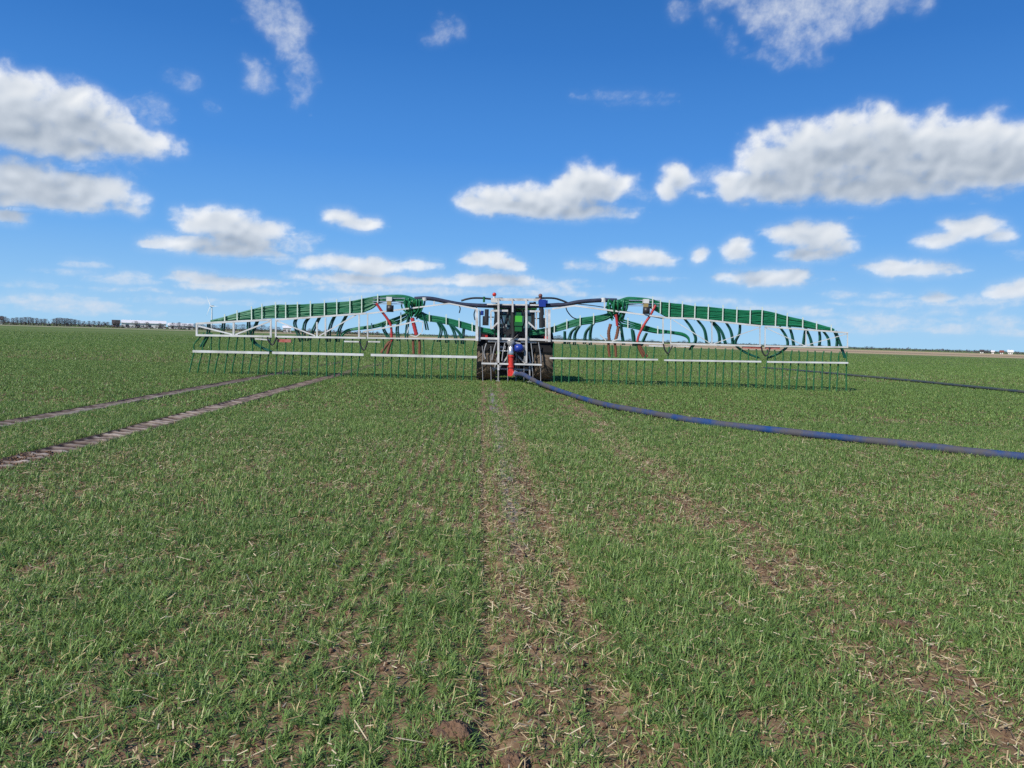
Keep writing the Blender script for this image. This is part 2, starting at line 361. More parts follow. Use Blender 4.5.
def cloud_mat():
    m = bpy.data.materials.new('cloud'); m.use_nodes = True; nt = m.node_tree; N = nt.nodes; L_ = nt.links
    N.remove(N['Principled BSDF']); out = N['Material Output']
    al = N.new('ShaderNodeAttribute'); al.attribute_name = 'thickness'
    li = N.new('ShaderNodeAttribute'); li.attribute_name = 'lit'
    fa = N.new('ShaderNodeAttribute'); fa.attribute_name = 'far'
    cr = N.new('ShaderNodeValToRGB'); e = cr.color_ramp.elements
    e[0].position = 0; e[0].color = (.33, .40, .50, 1); e[1].position = 1; e[1].color = (.92, .94, .96, 1)
    x = e.new(.45); x.color = (.64, .70, .78, 1)
    mx = N.new('ShaderNodeMix'); mx.data_type = 'RGBA'; mx.inputs[7].default_value = (.46, .60, .80, 1)
    L_.new(fa.outputs['Fac'], mx.inputs[0]); L_.new(cr.outputs[0], mx.inputs[6])
    em = N.new('ShaderNodeEmission'); L_.new(mx.outputs[2], em.inputs[0])
    tr = N.new('ShaderNodeBsdfTransparent'); ms = N.new('ShaderNodeMixShader')
    ge = N.new('ShaderNodeNewGeometry'); nn = N.new('ShaderNodeTexNoise'); nn.inputs['Scale'].default_value = .0065; nn.inputs['Detail'].default_value = 9; nn.inputs['Roughness'].default_value = .66
    L_.new(ge.outputs['Position'], nn.inputs['Vector'])
    def mth(op, a, b):
        k = N.new('ShaderNodeMath'); k.operation = op
        for j, q_ in enumerate((a, b)):
            if isinstance(q_, (int, float)): k.inputs[j].default_value = q_
            else: L_.new(q_, k.inputs[j])
        return k.outputs[0]
    a0 = al.outputs['Fac']; n0_ = mth('SUBTRACT', nn.outputs['Fac'], .5)
    edge_ = mth('MULTIPLY', a0, mth('SUBTRACT', 1.0, a0))
    a1 = mth('ADD', a0, mth('MULTIPLY', mth('MULTIPLY', edge_, n0_), 4.5))
    cl_ = N.new('ShaderNodeClamp'); L_.new(a1, cl_.inputs[0])
    l1 = mth('ADD', li.outputs['Fac'], mth('MULTIPLY', n0_, .20)); L_.new(l1, cr.inputs[0])
    L_.new(cl_.outputs[0], ms.inputs[0]); L_.new(tr.outputs[0], ms.inputs[1]); L_.new(em.outputs[0], ms.inputs[2])
    L_.new(ms.outputs[0], out.inputs[0])
    return m
far = .62 * np.exp(-np.clip(E_, 0, 40) / 3.2)
cl = np_mesh('sky', V[used], remap[Q].ravel(), np.arange(len(Q)) * 4, cloud_mat(),
             {'thickness': np.clip(alpha, 0, 1).ravel()[used], 'lit': lit.ravel()[used], 'far': far.ravel()[used]}, smooth=True)
tag(cl, kind='structure')
cl.visible_shadow = True

# ------------------------------------------------------------------ field
gn = Noise2(21); gn2 = Noise2(33)
TRK = [(-7.62, .44), (-5.44, .44)]
def bare(x, y):
    """0 = full crop .. 1 = bare soil, from wheelings and natural gaps"""
    wob = gn(y * .35, x * 0 + 3.3) * .10
    edge1 = np.exp(-((x - .08 - wob * .3 + .05 * gn2(x * 5, y * 4)) / .07) ** 2) * .8
    edge2 = np.exp(-((x - .60 - wob) / .12) ** 2) * (.75 + .4 * gn(y * .9, x * 0 + 9))
    lane = sstep(.04, .12, x) * (1 - sstep(.58, .74, x)) * (.36 + .12 * (y < 9) + .5 * gn2.fbm(x * 2.2, y * 1.1, 3)) + .30 * np.exp(-((x - .34) / .08) ** 2) * (y < 24) * (.5 + gn(x * 2, y * 1.3))
    w2 = gn(y * .3, x * 0 + 8.1) * .14
    lane2 = sstep(1.85, 2.05, x + w2) * (1 - sstep(2.45, 2.7, x + w2)) * np.clip(.40 + 1.2 * gn2.fbm(x * 2.3 + 40, y * 1.0, 4), .08, .85)
    patch = sstep(.20, .52, gn2.fbm(x * .8 + 11, y * .55, 4)) * .42
    small = sstep(.10, .45, gn.fbm(x * 3.6, y * 3.0, 3)) * .55
    b = np.maximum.reduce([edge1, edge2, lane, lane2, patch, small])
    for (cx, wd) in TRK:
        b = np.maximum(b, (np.abs(x - cx) < wd * .5 + .02 + .05 * gn(y * 2.1, x * 0 + cx)) * (1 - sstep(24, 40, y)))
    return np.clip(b, 0, 1)

def axis(a, fine0, fine1, b, st, g=1.09):
    mid = list(np.arange(fine0, fine1, st)); s = st; p = mid[-1]; up = []
    while p < b: s *= g; p += s; up.append(p)
    s = st; p = mid[0]; dn = []
    while p > a: s *= g; p -= s; dn.append(p)
    return np.array(dn[::-1] + mid + up)
gx_ = axis(-9000, -3.2, 5.0, 9000, .028); gy_ = axis(-400, 2.2, 7.5, 9500, .028)
X, Y = np.meshgrid(gx_, gy_)
nearw = (1 - sstep(7, 22, Y)) * (1 - sstep(6, 16, np.abs(X)))
Z = nearw * (.024 * gn.fbm(X * 3.2, Y * 3.2, 5, .62) + .020 * gn2.fbm(X * 7, Y * 7, 3, .7, billow=True))
Z -= nearw * .03 * (np.exp(-((X - .08) / .07) ** 2) + .8 * np.exp(-((X - .60) / .12) ** 2))
for (cx, wd) in TRK:
    Z = Z - .03 * (np.abs(X - cx) < .5) * (Y < 43)
def ground_z(x, y):
    n = (1 - sstep(7, 22, y)) * (1 - sstep(6, 16, np.abs(x)))
    z = n * (.024 * gn.fbm(x * 3.2, y * 3.2, 5, .62) + .020 * gn2.fbm(x * 7, y * 7, 3, .7, billow=True))
    return z - n * .03 * (np.exp(-((x - .08) / .07) ** 2) + .8 * np.exp(-((x - .60) / .12) ** 2))

def ground_mat():
    m = bpy.data.materials.new('field'); m.use_nodes = True; nt = m.node_tree; N = nt.nodes; L_ = nt.links
    b = N['Principled BSDF']; b.inputs['Roughness'].default_value = .92; b.inputs['Specular IOR Level'].default_value = .15
    geo = N.new('ShaderNodeNewGeometry')
    def noise(s, d=5, ro=.6, sc3=None):
        n = N.new('ShaderNodeTexNoise'); n.inputs['Scale'].default_value = s; n.inputs['Detail'].default_value = d; n.inputs['Roughness'].default_value = ro
        if sc3:
            mp = N.new('ShaderNodeMapping'); mp.inputs['Scale'].default_value = sc3
            L_.new(geo.outputs['Position'], mp.inputs[0]); L_.new(mp.outputs[0], n.inputs['Vector'])
        else: L_.new(geo.outputs['Position'], n.inputs['Vector'])
        return n.outputs['Fac']
    def ramp(fac, *st):
        c = N.new('ShaderNodeValToRGB'); e = c.color_ramp.elements
        e[0].position, e[0].color = st[0][0], (*st[0][1], 1); e[1].position, e[1].color = st[-1][0], (*st[-1][1], 1)
        for p, q in st[1:-1]: k = e.new(p); k.color = (*q, 1)
        L_.new(fac, c.inputs[0]); return c.outputs[0]
    def mix(f_, a, c):
        k = N.new('ShaderNodeMix'); k.data_type = 'RGBA'; L_.new(f_, k.inputs[0]); L_.new(a, k.inputs[6]); L_.new(c, k.inputs[7]); return k.outputs[2]
    soil = ramp(noise(5, 8, .7), (.30, (.085, .050, .028)), (.5, (.20, .126, .072)), (.70, (.38, .260, .160)))
    litter = ramp(noise(60, 3, .7, (1, .5, 1)), (.50, (.17, .11, .06)), (.66, (.46, .36, .22)))
    lm = N.new('ShaderNodeMath'); lm.operation = 'MULTIPLY'; lm.inputs[1].default_value = .75; L_.new(noise(3, 3), lm.inputs[0])
    soil = mix(lm.outputs[0], soil, litter)
    crop = ramp(noise(.9, 8, .75), (.30, (.088, .138, .034)), (.5, (.124, .178, .046)), (.7, (.172, .208, .068)))
    band = ramp(noise(1, 5, .6, (.004, .03, 1)), (.35, (.090, .136, .036)), (.65, (.156, .194, .062)))
    half = N.new('ShaderNodeValue'); half.outputs[0].default_value = .55
    crop = mix(half.outputs[0], crop, band)
    sx = N.new('ShaderNodeSeparateXYZ'); L_.new(geo.outputs['Position'], sx.inputs[0])
    def math_(op, a, b=None):
        k = N.new('ShaderNodeMath'); k.operation = op; k.use_clamp = op in ('MULTIPLY',)
        for j, q_ in enumerate((a, b)):
            if q_ is None: continue
            if isinstance(q_, (int, float)): k.inputs[j].default_value = q_
            else: L_.new(q_, k.inputs[j])
        return k.outputs[0]
    dx_ = math_('ABSOLUTE', math_('SUBTRACT', sx.outputs['X'], .34))
    m1 = N.new('ShaderNodeMapRange'); m1.inputs[1].default_value = .13; m1.inputs[2].default_value = .03; L_.new(dx_, m1.inputs[0])
    m2 = N.new('ShaderNodeMapRange'); m2.inputs[1].default_value = 26; m2.inputs[2].default_value = 22; L_.new(sx.outputs['Y'], m2.inputs[0])
    m4 = N.new('ShaderNodeMapRange'); m4.inputs[1].default_value = 5; m4.inputs[2].default_value = 8; L_.new(sx.outputs['Y'], m4.inputs[0])
    m3 = N.new('ShaderNodeMapRange'); m3.inputs[1].default_value = .40; m3.inputs[2].default_value = .56; L_.new(noise(2.2, 6, .7), m3.inputs[0])
    gm = math_('MULTIPLY', math_('MULTIPLY', m1.outputs[0], m2.outputs[0]), math_('MULTIPLY', m3.outputs[0], m4.outputs[0]))
    grey = N.new('ShaderNodeRGB'); grey.outputs[0].default_value = (.27, .29, .32, 1)
    soil = mix(math_('MULTIPLY', gm, .65), soil, grey.outputs[0])
    mr = N.new('ShaderNodeMapRange'); mr.inputs[1].default_value = 16; mr.inputs[2].default_value = 75; mr.interpolation_type = 'SMOOTHSTEP'
    L_.new(sx.outputs['Y'], mr.inputs[0])
    L_.new(mix(mr.outputs[0], soil, crop), b.inputs['Base Color'])
    bp = N.new('ShaderNodeBump'); bp.inputs['Strength'].default_value = .55; bp.inputs['Distance'].default_value = .02
    L_.new(noise(45, 6, .7), bp.inputs['Height']); L_.new(bp.outputs[0], b.inputs['Normal'])
    return m
ny, nx = X.shape; ii = np.arange(ny * nx).reshape(ny, nx)
Q = np.stack([ii[:-1, :-1], ii[:-1, 1:], ii[1:, 1:], ii[1:, :-1]], -1).reshape(-1, 4)
g = np_mesh('ground', np.stack([X, Y, Z], -1).reshape(-1, 3), Q.ravel(), np.arange(len(Q)) * 4, ground_mat(), smooth=True)
tag(g, kind='structure')

# straw coloured and ploughed strips far off
def strip(name, pts, z, m):
    mb = MB(); mb.add([(x, y, z) for x, y in pts], [tuple(range(len(pts)))])
    return tag(mb.build(name, m), kind='structure')
M['stubble'] = mat('stubble', (.44, .325, .175), .95, noise=.8, nscale=.02, col2=(.33, .25, .14))
M['plough'] = mat('ploughed_soil', (.22, .14, .085), .95, noise=.6, nscale=.02, col2=(.30, .20, .12))
M['verge'] = mat('dry_verge', (.34, .29, .19), .95, noise=.6, nscale=.03, col2=(.24, .23, .12))
strip('stubble_field', [(-30, 300), (60, 215), (420, 130), (900, 100), (900, 420), (60, 520), (-200, 560)], .004, M['stubble'])
strip('ploughed_field', [(40, 330), (60, 290), (420, 172), (900, 140), (900, 165), (420, 200), (60, 340)], .008, M['plough'])
strip('verge', [(-900, 330), (-900, 420), (-200, 430), (-40, 420), (-40, 360), (-200, 360)], .004, M['verge'])

# muddy wheel tracks left by another pass, with the bars the tyre lugs pressed
def track_mat():
    m = bpy.data.materials.new('wheel_track_mud'); m.use_nodes = True; nt = m.node_tree; N = nt.nodes; L_ = nt.links
    b = N['Principled BSDF']; b.inputs['Roughness'].default_value = .75; b.inputs['Specular IOR Level'].default_value = .2
    a = N.new('ShaderNodeAttribute'); a.attribute_name = 'high'
    geo = N.new('ShaderNodeNewGeometry'); n = N.new('ShaderNodeTexNoise'); n.inputs['Scale'].default_value = 4; n.inputs['Detail'].default_value = 7
    L_.new(geo.outputs['Position'], n.inputs['Vector'])
    ad = N.new('ShaderNodeMath'); ad.operation = 'MULTIPLY_ADD'; ad.inputs[1].default_value = .55; L_.new(n.outputs['Fac'], ad.inputs[0]); L_.new(a.outputs['Fac'], ad.inputs[2])
    c = N.new('ShaderNodeValToRGB'); e = c.color_ramp.elements
    e[0].position = .28; e[0].color = (.07, .047, .036, 1); e[1].position = 1.25; e[1].color = (.46, .40, .35, 1)
    k = e.new(.62); k.color = (.20, .158, .130, 1)
    e[-1].position = 1.0
    L_.new(ad.outputs[0], c.inputs[0]); L_.new(c.outputs[0], b.inputs['Base Color'])
    return m
TM = track_mat()
for ti, (cx, wd) in enumerate(TRK):
    xs = np.linspace(-wd / 2 - .06, wd / 2 + .06, 23); ys = np.arange(4, 44, .03)
    TX, TY = np.meshgrid(xs, ys)
    s_ = TX / (wd / 2)
    ph = (TY + (np.abs(s_) * .16 if ti == 0 else s_ * .10)) / .27 + .55 * gn2(TX * 1.5 + cx, TY * .8)
    lug = sstep(-.1, .9, np.sin(ph * 2 * np.pi) + .55 * gn(TX * 7, TY * 7)) * np.clip(.85 + .8 * gn2.fbm(TX * 2.5 + cx, TY * 1.6, 4, .65), .3, 1)
    if ti == 0: lug = np.where(TX > .04, .75 + .2 * gn2(TX * 3, TY * 2), lug * .8)
    inside = 1 - sstep(.78, 1.04, np.abs(s_) + .16 * gn(TX * 4 + 9, TY * 5))
    TZ = -.014 + .065 * lug * inside * (.6 + .6 * gn.fbm(TX * 3, TY * 1.5, 2)) + .035 * (1 - inside)
    TZ = TZ - .05 * sstep(1.1, 1.26, np.abs(s_))
    ny, nx = TX.shape; ii = np.arange(ny * nx).reshape(ny, nx)
    Q = np.stack([ii[:-1, :-1], ii[:-1, 1:], ii[1:, 1:], ii[1:, :-1]], -1).reshape(-1, 4)
    t = np_mesh('wheel_track', np.stack([TX + cx, TY, TZ], -1).reshape(-1, 3), Q.ravel(), np.arange(len(Q)) * 4, TM,
                {'high': ((lug * inside * .62 + .02 * (1 - inside)) * (1 - .6 * sstep(15, 32, TY)) - .06).ravel()}, smooth=True)
    tag(t, kind='structure')

# ------------------------------------------------------------------ young cereal crop, blade by blade
def blades(name, y0, y1, dens, nb, ln, wd, seg, label, lean=.5, rowd=.125, fade=None):
    hw = lambda y: .70 * y + 1.6
    Ys = []
    n = int(dens * (.70 * (y1 * y1 - y0 * y0) + 3.2 * (y1 - y0)) * 1.0)
    y = np.sqrt(rng.random(n) * (y1 * y1 - y0 * y0) + y0 * y0)
    x = (rng.random(n) * 2 - 1) * hw(y) + .042 * y
    if rowd: x = np.round(x / rowd) * rowd + (rng.random(n) < .08) * rng.normal(0, .06, n) + rng.normal(0, .016 + .028 * np.clip(np.abs(x + .55) / 1.6, 0, 1), n) + .02 * gn(y * .8, x * 3)
    b = bare(x, y)
    vig = np.clip(.95 + .45 * gn2.fbm(x * .6, y * .5, 3), .55, 1.3)
    p = (1 - b) * np.clip(.85 + .3 * gn.fbm(x * 1.1 + 3, y * 1.1, 3), .5, 1)
    if fade: p = p * fade(y)
    # the drag hose and the tractor flatten what is below them
    k = rng.random(n) < p
    x, y, vig, b = x[k], y[k], vig[k], b[k]
    N0 = len(x)
    x = np.repeat(x, nb) + rng.normal(0, .010, N0 * nb); y = np.repeat(y, nb) + rng.normal(0, .012, N0 * nb)
    vig = np.repeat(vig, nb); b = np.repeat(b, nb); tuft = np.repeat(rng.random(N0), nb)
    n = len(x)
    z = ground_z(x, y) - .004
    Ln = ln * rng.uniform(.45, 1.25, n) * vig * (1 - .35 * b); Wd = wd * rng.uniform(.6, 1.3, n)
    az = rng.random(n) * 2 * np.pi
    til = np.abs(rng.normal(0, lean, n)) + .12; til = np.minimum(til, 1.35)
    curl = rng.uniform(.2, 1.7, n)
    hx, hy = np.cos(az), np.sin(az); sx, sy = -hy, hx
    tw = rng.normal(0, .5, n)
    pts = []
    px, py, pz = x.copy(), y.copy(), z.copy(); ang = til.copy()
    rows = seg
    verts = []; wprof = {3: [.7, 1, .75], 2: [.9, .9], 1: [1.]}[seg]
    for s in range(seg):
        hw_ = Wd * wprof[s] * .5; ca = np.cos(tw * s / 3); sa = np.sin(tw * s / 3)
        wxv, wyv, wzv = sx * ca, sy * ca, sa
        verts.append(np.stack([px - wxv * hw_, py - wyv * hw_, pz - wzv * hw_], -1))
        verts.append(np.stack([px + wxv * hw_, py + wyv * hw_, pz + wzv * hw_], -1))
        d = Ln / seg
        px = px + hx * np.sin(ang) * d; py = py + hy * np.sin(ang) * d; pz = np.maximum(pz + np.cos(ang) * d, z + .004)
        ang = ang + curl * (1.2 / seg)
    verts.append(np.stack([px, py, pz], -1))
    nvb = 2 * seg + 1
    V = np.stack(verts, 1).reshape(-1, 3)
    base = np.arange(n)[:, None] * nvb
    faces = []; per = []
    pat = []; lens = []
    for s in range(seg - 1): pat += [2 * s, 2 * s + 1, 2 * s + 3, 2 * s + 2]; lens.append(4)
    pat += [2 * seg - 2, 2 * seg - 1, 2 * seg]; lens.append(3)
    loops = (base + np.array(pat)[None, :]).ravel()
    st = np.cumsum([0] + lens[:-1]); tot = sum(lens)
    starts = (np.arange(n)[:, None] * tot + st[None, :]).ravel()
    tint = np.clip(.18 + .42 * (.5 + (rng.random(n) - .5) * (1 - .45 * sstep(10, 30, y))) + .22 * (tuft - .5) + .12 * gn.fbm(x * .5, y * .4, 3) + .10 * b, 0, .80)
    dry = rng.random(n) < (.075 + .17 * b) * (1 - .75 * sstep(7, 18, y)); tint[dry] = rng.uniform(.80, 1, dry.sum())
    o = np_mesh(name, V, loops, starts, M['grass'], {'tint': np.repeat(tint, nvb)}, smooth=True)
    return tag(o, label, kind='stuff')
LBL = 'young green cereal crop growing in rows on brown soil'
blades('grass', 2.3, 6.5, 1300, 9, .096, .0049, 3, LBL, 1.0)
blades('grass', 6.5, 16, 880, 7, .090, .0066, 2, LBL, 1.0)
blades('grass', 16, 36, 260, 7, .086, .0125, 2, LBL, .95, rowd=None)
blades('grass', 36, 80, 44, 4, .115, .036, 1, LBL, .9, rowd=None, fade=lambda y: 1 - .35 * sstep(45, 80, y))
blades('grass', 80, 190, 9, 4, .12, .085, 1, LBL, .9, rowd=None, fade=lambda y: .65 * (1 - sstep(90, 190, y)))

# straw residue
def straw(n, y0, y1):
    y = np.sqrt(rng.random(n) * (y1 * y1 - y0 * y0) + y0 * y0); x = (rng.random(n) * 2 - 1) * (.7 * y + 1.4) + .042 * y
    p = .30 + .8 * bare(x, y)
    for (cx, wd) in TRK: p = p * (np.abs(x - cx) > .32)
    p = p * (1 - .7 * sstep(8, 16, y)); k = rng.random(n) < p; x, y = x[k], y[k]; n = len(x)
    z = ground_z(x, y) + rng.uniform(.004, .05, n)
    Ln = rng.gamma(1.6, .018, n) + .012; Wd = rng.uniform(.0018, .0042, n) * (1 + y / 14); az = rng.random(n) * 6.283
    dx, dy = np.cos(az) * Ln / 2, np.sin(az) * Ln / 2; dz = rng.normal(0, .14, n) * Ln
    ox, oy = -np.sin(az) * Wd / 2, np.cos(az) * Wd / 2
    V = np.stack([np.stack([x - dx - ox, y - dy - oy, z - dz], -1), np.stack([x + dx - ox, y + dy - oy, z + dz], -1),
                  np.stack([x + dx + ox, y + dy + oy, z + dz + .002], -1), np.stack([x - dx + ox, y - dy + oy, z - dz + .002], -1)], 1).reshape(-1, 3)
    o = np_mesh('straw', V, np.arange(4 * n), np.arange(n) * 4, M['straw'], {'tint': np.repeat(rng.random(n), 4)})
    return tag(o, 'pale straw stubble residue scattered between the crop rows', kind='stuff')
straw(270000, 2.3, 17)

# crumbs of soil
ico_v = []; 
bm_phi = (1 + 5 ** .5) / 2
IV = np.array([(-1, bm_phi, 0), (1, bm_phi, 0), (-1, -bm_phi, 0), (1, -bm_phi, 0), (0, -1, bm_phi), (0, 1, bm_phi), (0, -1, -bm_phi), (0, 1, -bm_phi), (bm_phi, 0, -1), (bm_phi, 0, 1), (-bm_phi, 0, -1), (-bm_phi, 0, 1)]) / 1.9
IF = np.array([(0, 11, 5), (0, 5, 1), (0, 1, 7), (0, 7, 10), (0, 10, 11), (1, 5, 9), (5, 11, 4), (11, 10, 2), (10, 7, 6), (7, 1, 8), (3, 9, 4), (3, 4, 2), (3, 2, 6), (3, 6, 8), (3, 8, 9), (4, 9, 5), (2, 4, 11), (6, 2, 10), (8, 6, 7), (9, 8, 1)])
n = 60000
y = np.sqrt(rng.random(n) * (100 - 5.3) + 5.3); x = (rng.random(n) * 2 - 1) * (.7 * y + 1.2) + .042 * y
k = rng.random(n) < (.35 + .65 * bare(x, y)); x, y = x[k], y[k]; n = len(x)
s = np.clip(rng.gamma(1.5, .004, n) + .003, 0, .026)
V = IV[None] * (1 + rng.normal(0, .22, (n, 12, 1))) * s[:, None, None] * np.array([1, 1, .7]) + np.stack([x, y, ground_z(x, y) + s * .25], -1)[:, None, :]
tag(np_mesh('soil_crumbs', V.reshape(-1, 3), (np.arange(n)[:, None, None] * 12 + IF[None]).ravel(), np.arange(n * 20) * 3, M['clod']),
    'small brown crumbs of soil lying between the crop rows', kind='stuff')

def clod(px, py, rx, ry, rz_, seed, label):
    q = Noise2(seed); mb = []
    nu, nv = 72, 36
    th_, ph_ = np.meshgrid(np.linspace(0, 2 * np.pi, nu, endpoint=False), np.linspace(0, np.pi, nv))
    d = np.stack([np.sin(ph_) * np.cos(th_), np.sin(ph_) * np.sin(th_), np.cos(ph_)], -1)
    rr = 1 + .9 * q.fbm(d[..., 0] * 1.7 + d[..., 2] * 1.1 + 4, d[..., 1] * 1.7 - d[..., 2] * 1.3, 6, .72) + .10 * q.fbm(d[..., 0] * 9 + d[..., 2] * 5, d[..., 1] * 9 - d[..., 2] * 6, 3, .7)
    V = d * rr[..., None] * np.array([rx, ry, rz_]) 
    ii = np.arange(nu * nv).reshape(nv, nu); j = np.roll(ii, -1, 1)
    Q = np.stack([ii[:-1], ii[1:], j[1:], j[:-1]], -1).reshape(-1, 4)
    o = np_mesh('soil_clod', V.reshape(-1, 3), Q.ravel(), np.arange(len(Q)) * 4, M['clod'], smooth=True)
    gz = float(ground_z(np.array([px]), np.array([py]))[0])
    o.location = (px, py, gz + rz_ * .12)
    return tag(o, label, 'soil clod')
clod(-.075, 3.06, .085, .075, .05, 5, 'large lumpy brown soil clod at the bottom edge beside the bare wheeling')
clod(.17, 2.86, .05, .05, .03, 6, 'smaller smooth soil clod right of the large lumpy one at the bottom edge')
clod(2.52, 4.36, .11, .06, .025, 8, 'flat pale brown soil slab in the bare patch at the right')

# ------------------------------------------------------------------ slurry applicator
root = empty('slurry_applicator', (1.28, 28, 0))
tag(root, 'wide dribble bar slurry applicator with white boom, green hose bundles and dangling hoses', 'slurry applicator')
off = lambda pts, dy=0, dz=0: [(p[0], p[1] + dy, p[2] + dz) for p in pts]

# centre frame
fr = MB()
def seg(mb, pts, w, h=None, dy=0, mi=0):
    pts = off(pts, dy)
    for a, b in zip(pts[:-1], pts[1:]): mb.bar(a, b, w, h, mi)
seg(fr, [(-0.69,0.00,3.03),(-0.62,0.00,0.43)], .07, .10)
seg(fr, [(0.32,0.00,3.04),(0.39,0.00,0.68)], .07, .10)
seg(fr, [(-0.96,0.00,2.99),(0.82,0.00,3.03)], .09, .08, .09)
seg(fr, [(-1.10,0.00,2.81),(1.04,0.00,2.84)], .05, .05, .10)
seg(fr, [(-0.95,0.00,2.58),(-0.33,0.00,2.60)], .07, .06, .09)
seg(fr, [(0.29,0.00,2.60),(0.87,0.00,2.61)], .07, .06, .09)
seg(fr, [(-0.18,0.00,3.04),(-0.16,0.00,2.55)], .06, .06, .02)
seg(fr, [(-1.46,0.00,1.57),(1.30,0.00,1.58)], .075, .07, .095)
seg(fr, [(-1.03,0.00,1.47),(-0.22,0.00,1.48)], .06, .05, .16)
seg(fr, [(0.18,0.00,1.48),(0.76,0.00,1.48)], .06, .05, .16)
seg(fr, [(-0.95,0.00,2.57),(-0.93,0.00,1.92)], .05, .05, .1)
seg(fr, [(0.71,0.00,2.62),(0.73,0.00,1.93)], .05, .05, .1)
seg(fr, [(-0.93,0.00,1.92),(-0.66,0.00,2.18)], .055, .05, .02)
seg(fr, [(0.37,0.00,2.24),(0.71,0.00,1.95)], .055, .05, .02)
seg(fr, [(-0.65,0.00,1.14),(0.41,0.00,1.14)], .05, .05, .1)
seg(fr, [(-0.60,0.00,0.47),(-0.18,0.00,1.10)], .05, .05, .2)
seg(fr, [(0.38,0.00,0.68),(-0.03,0.00,1.07)], .05, .05, .2)
fr.build('centre_frame', M['frame'], root)
for pts in ([(-1.46,0.00,2.62),(-1.43,0.00,1.47)], [(1.16,0.00,2.69),(1.20,0.00,1.51)]):
    mb = MB(); seg(mb, pts, .10, .08, .0); seg(mb, [(pts[0][0] + .11 * (1 if pts[0][0] < 0 else -1), .1, pts[0][2]), (pts[1][0] + .11 * (1 if pts[0][0] < 0 else -1), .1, pts[1][2])], .05, .05)
    mb.build('hinge_post', M['frame'], root)

# boom trusses
def truss(name, chords, w, posts, diags, dw=.05):
    mb = MB()
    for c in chords: seg(mb, c, w, w)
    for p in posts: seg(mb, p, dw * 1.25, dw * 1.1, -.002)
    for d in diags: seg(mb, d, dw, dw * .8, .004)
    return mb.build(name, M['white'], root)
truss('boom_truss', [[(-11.46,0.00,1.79),(-8.84,0.00,2.01)], [(-11.46,0.00,1.38),(-8.83,0.00,1.41)]], .07,
      [[(-11.44,0.00,1.81),(-11.44,0.00,1.35)], [(-10.14,0.00,1.91),(-10.14,0.00,1.39)], [(-8.83,0.00,2.04),(-8.82,0.00,1.37)]],
      [[(-11.40,0.00,1.71),(-10.18,0.00,1.44)], [(-10.08,0.00,1.44),(-8.86,0.00,1.95)]], .05)
truss('boom_truss', [[(-8.67,0.00,2.01),(-5.44,0.00,2.34)], [(-8.66,0.00,1.41),(-5.43,0.00,1.46)]], .065,
      [[(-8.65,0.00,2.04),(-8.65,0.00,1.38)], [(-7.19,0.00,1.98),(-7.18,0.00,1.44)], [(-6.89,0.00,2.13),(-6.88,0.00,1.49)], [(-5.69,0.00,2.31),(-5.68,0.00,1.41)]],
      [[(-8.61,0.00,1.97),(-7.25,0.00,1.48)], [(-7.09,0.00,1.49),(-5.80,0.00,2.27)]], .042)
truss('boom_truss', [[(-5.41,0.00,2.33),(-2.47,0.00,2.79),(-1.42,0.00,2.62)], [(-5.39,0.00,1.46),(-1.46,0.00,1.52)], [(-5.54,0.00,1.68),(-4.22,0.00,1.96),(-3.57,0.00,2.13)]], .05,
      [[(-5.39,0.00,2.36),(-5.37,0.00,1.42)], [(-3.01,0.00,2.68),(-3.01,0.00,2.86)]],
      [[(-3.57,0.00,2.13),(-3.39,0.00,2.09),(-3.42,0.00,1.73)], [(-3.44,0.00,1.70),(-3.63,0.00,1.56),(-3.85,0.00,1.61)], [(-3.96,0.00,1.68),(-3.89,0.00,1.90)]], .035)
truss('boom_truss', [[(1.27,0.00,2.71),(2.06,-0.03,2.85),(5.49,-0.18,2.51),(6.65,-0.23,2.50)], [(1.31,0.00,1.56),(5.31,-0.17,1.57)]], .055,
      [[(3.16,-0.08,3.09),(3.17,-0.08,2.76)], [(5.31,-0.17,2.54),(5.35,-0.17,1.56)], [(2.65,-0.06,1.59),(2.66,-0.06,1.51)]],
      [[(3.77,-0.11,1.98),(3.74,-0.10,1.69),(3.49,-0.09,1.61)], [(3.05,-0.07,1.82),(3.27,-0.08,1.62)]], .035)
truss('boom_truss', [[(5.56,-0.18,2.51),(6.36,-0.22,2.51),(8.88,-0.33,2.31)], [(5.64,-0.19,1.58),(8.92,-0.33,1.59)]], .06,
      [[(5.59,-0.18,2.51),(5.63,-0.19,1.55)], [(7.09,-0.25,2.44),(7.13,-0.25,1.57)], [(8.84,-0.33,2.31),(8.88,-0.33,1.55)]],
      [[(5.68,-0.19,2.44),(7.10,-0.25,1.61)], [(7.17,-0.25,1.61),(8.81,-0.33,2.24)]], .026)
truss('boom_truss', [[(9.03,-0.34,2.30),(12.05,-0.47,2.16)], [(9.06,-0.34,1.59),(12.08,-0.47,1.64)]], .055,
      [[(9.03,-0.34,2.32),(9.06,-0.34,1.56)], [(10.52,-0.40,2.22),(10.55,-0.40,1.62)], [(12.03,-0.47,2.15),(12.06,-0.47,1.61)]],
      [[(9.07,-0.34,2.25),(10.52,-0.40,1.64)], [(10.59,-0.40,1.68),(12.02,-0.47,2.12)]], .026)

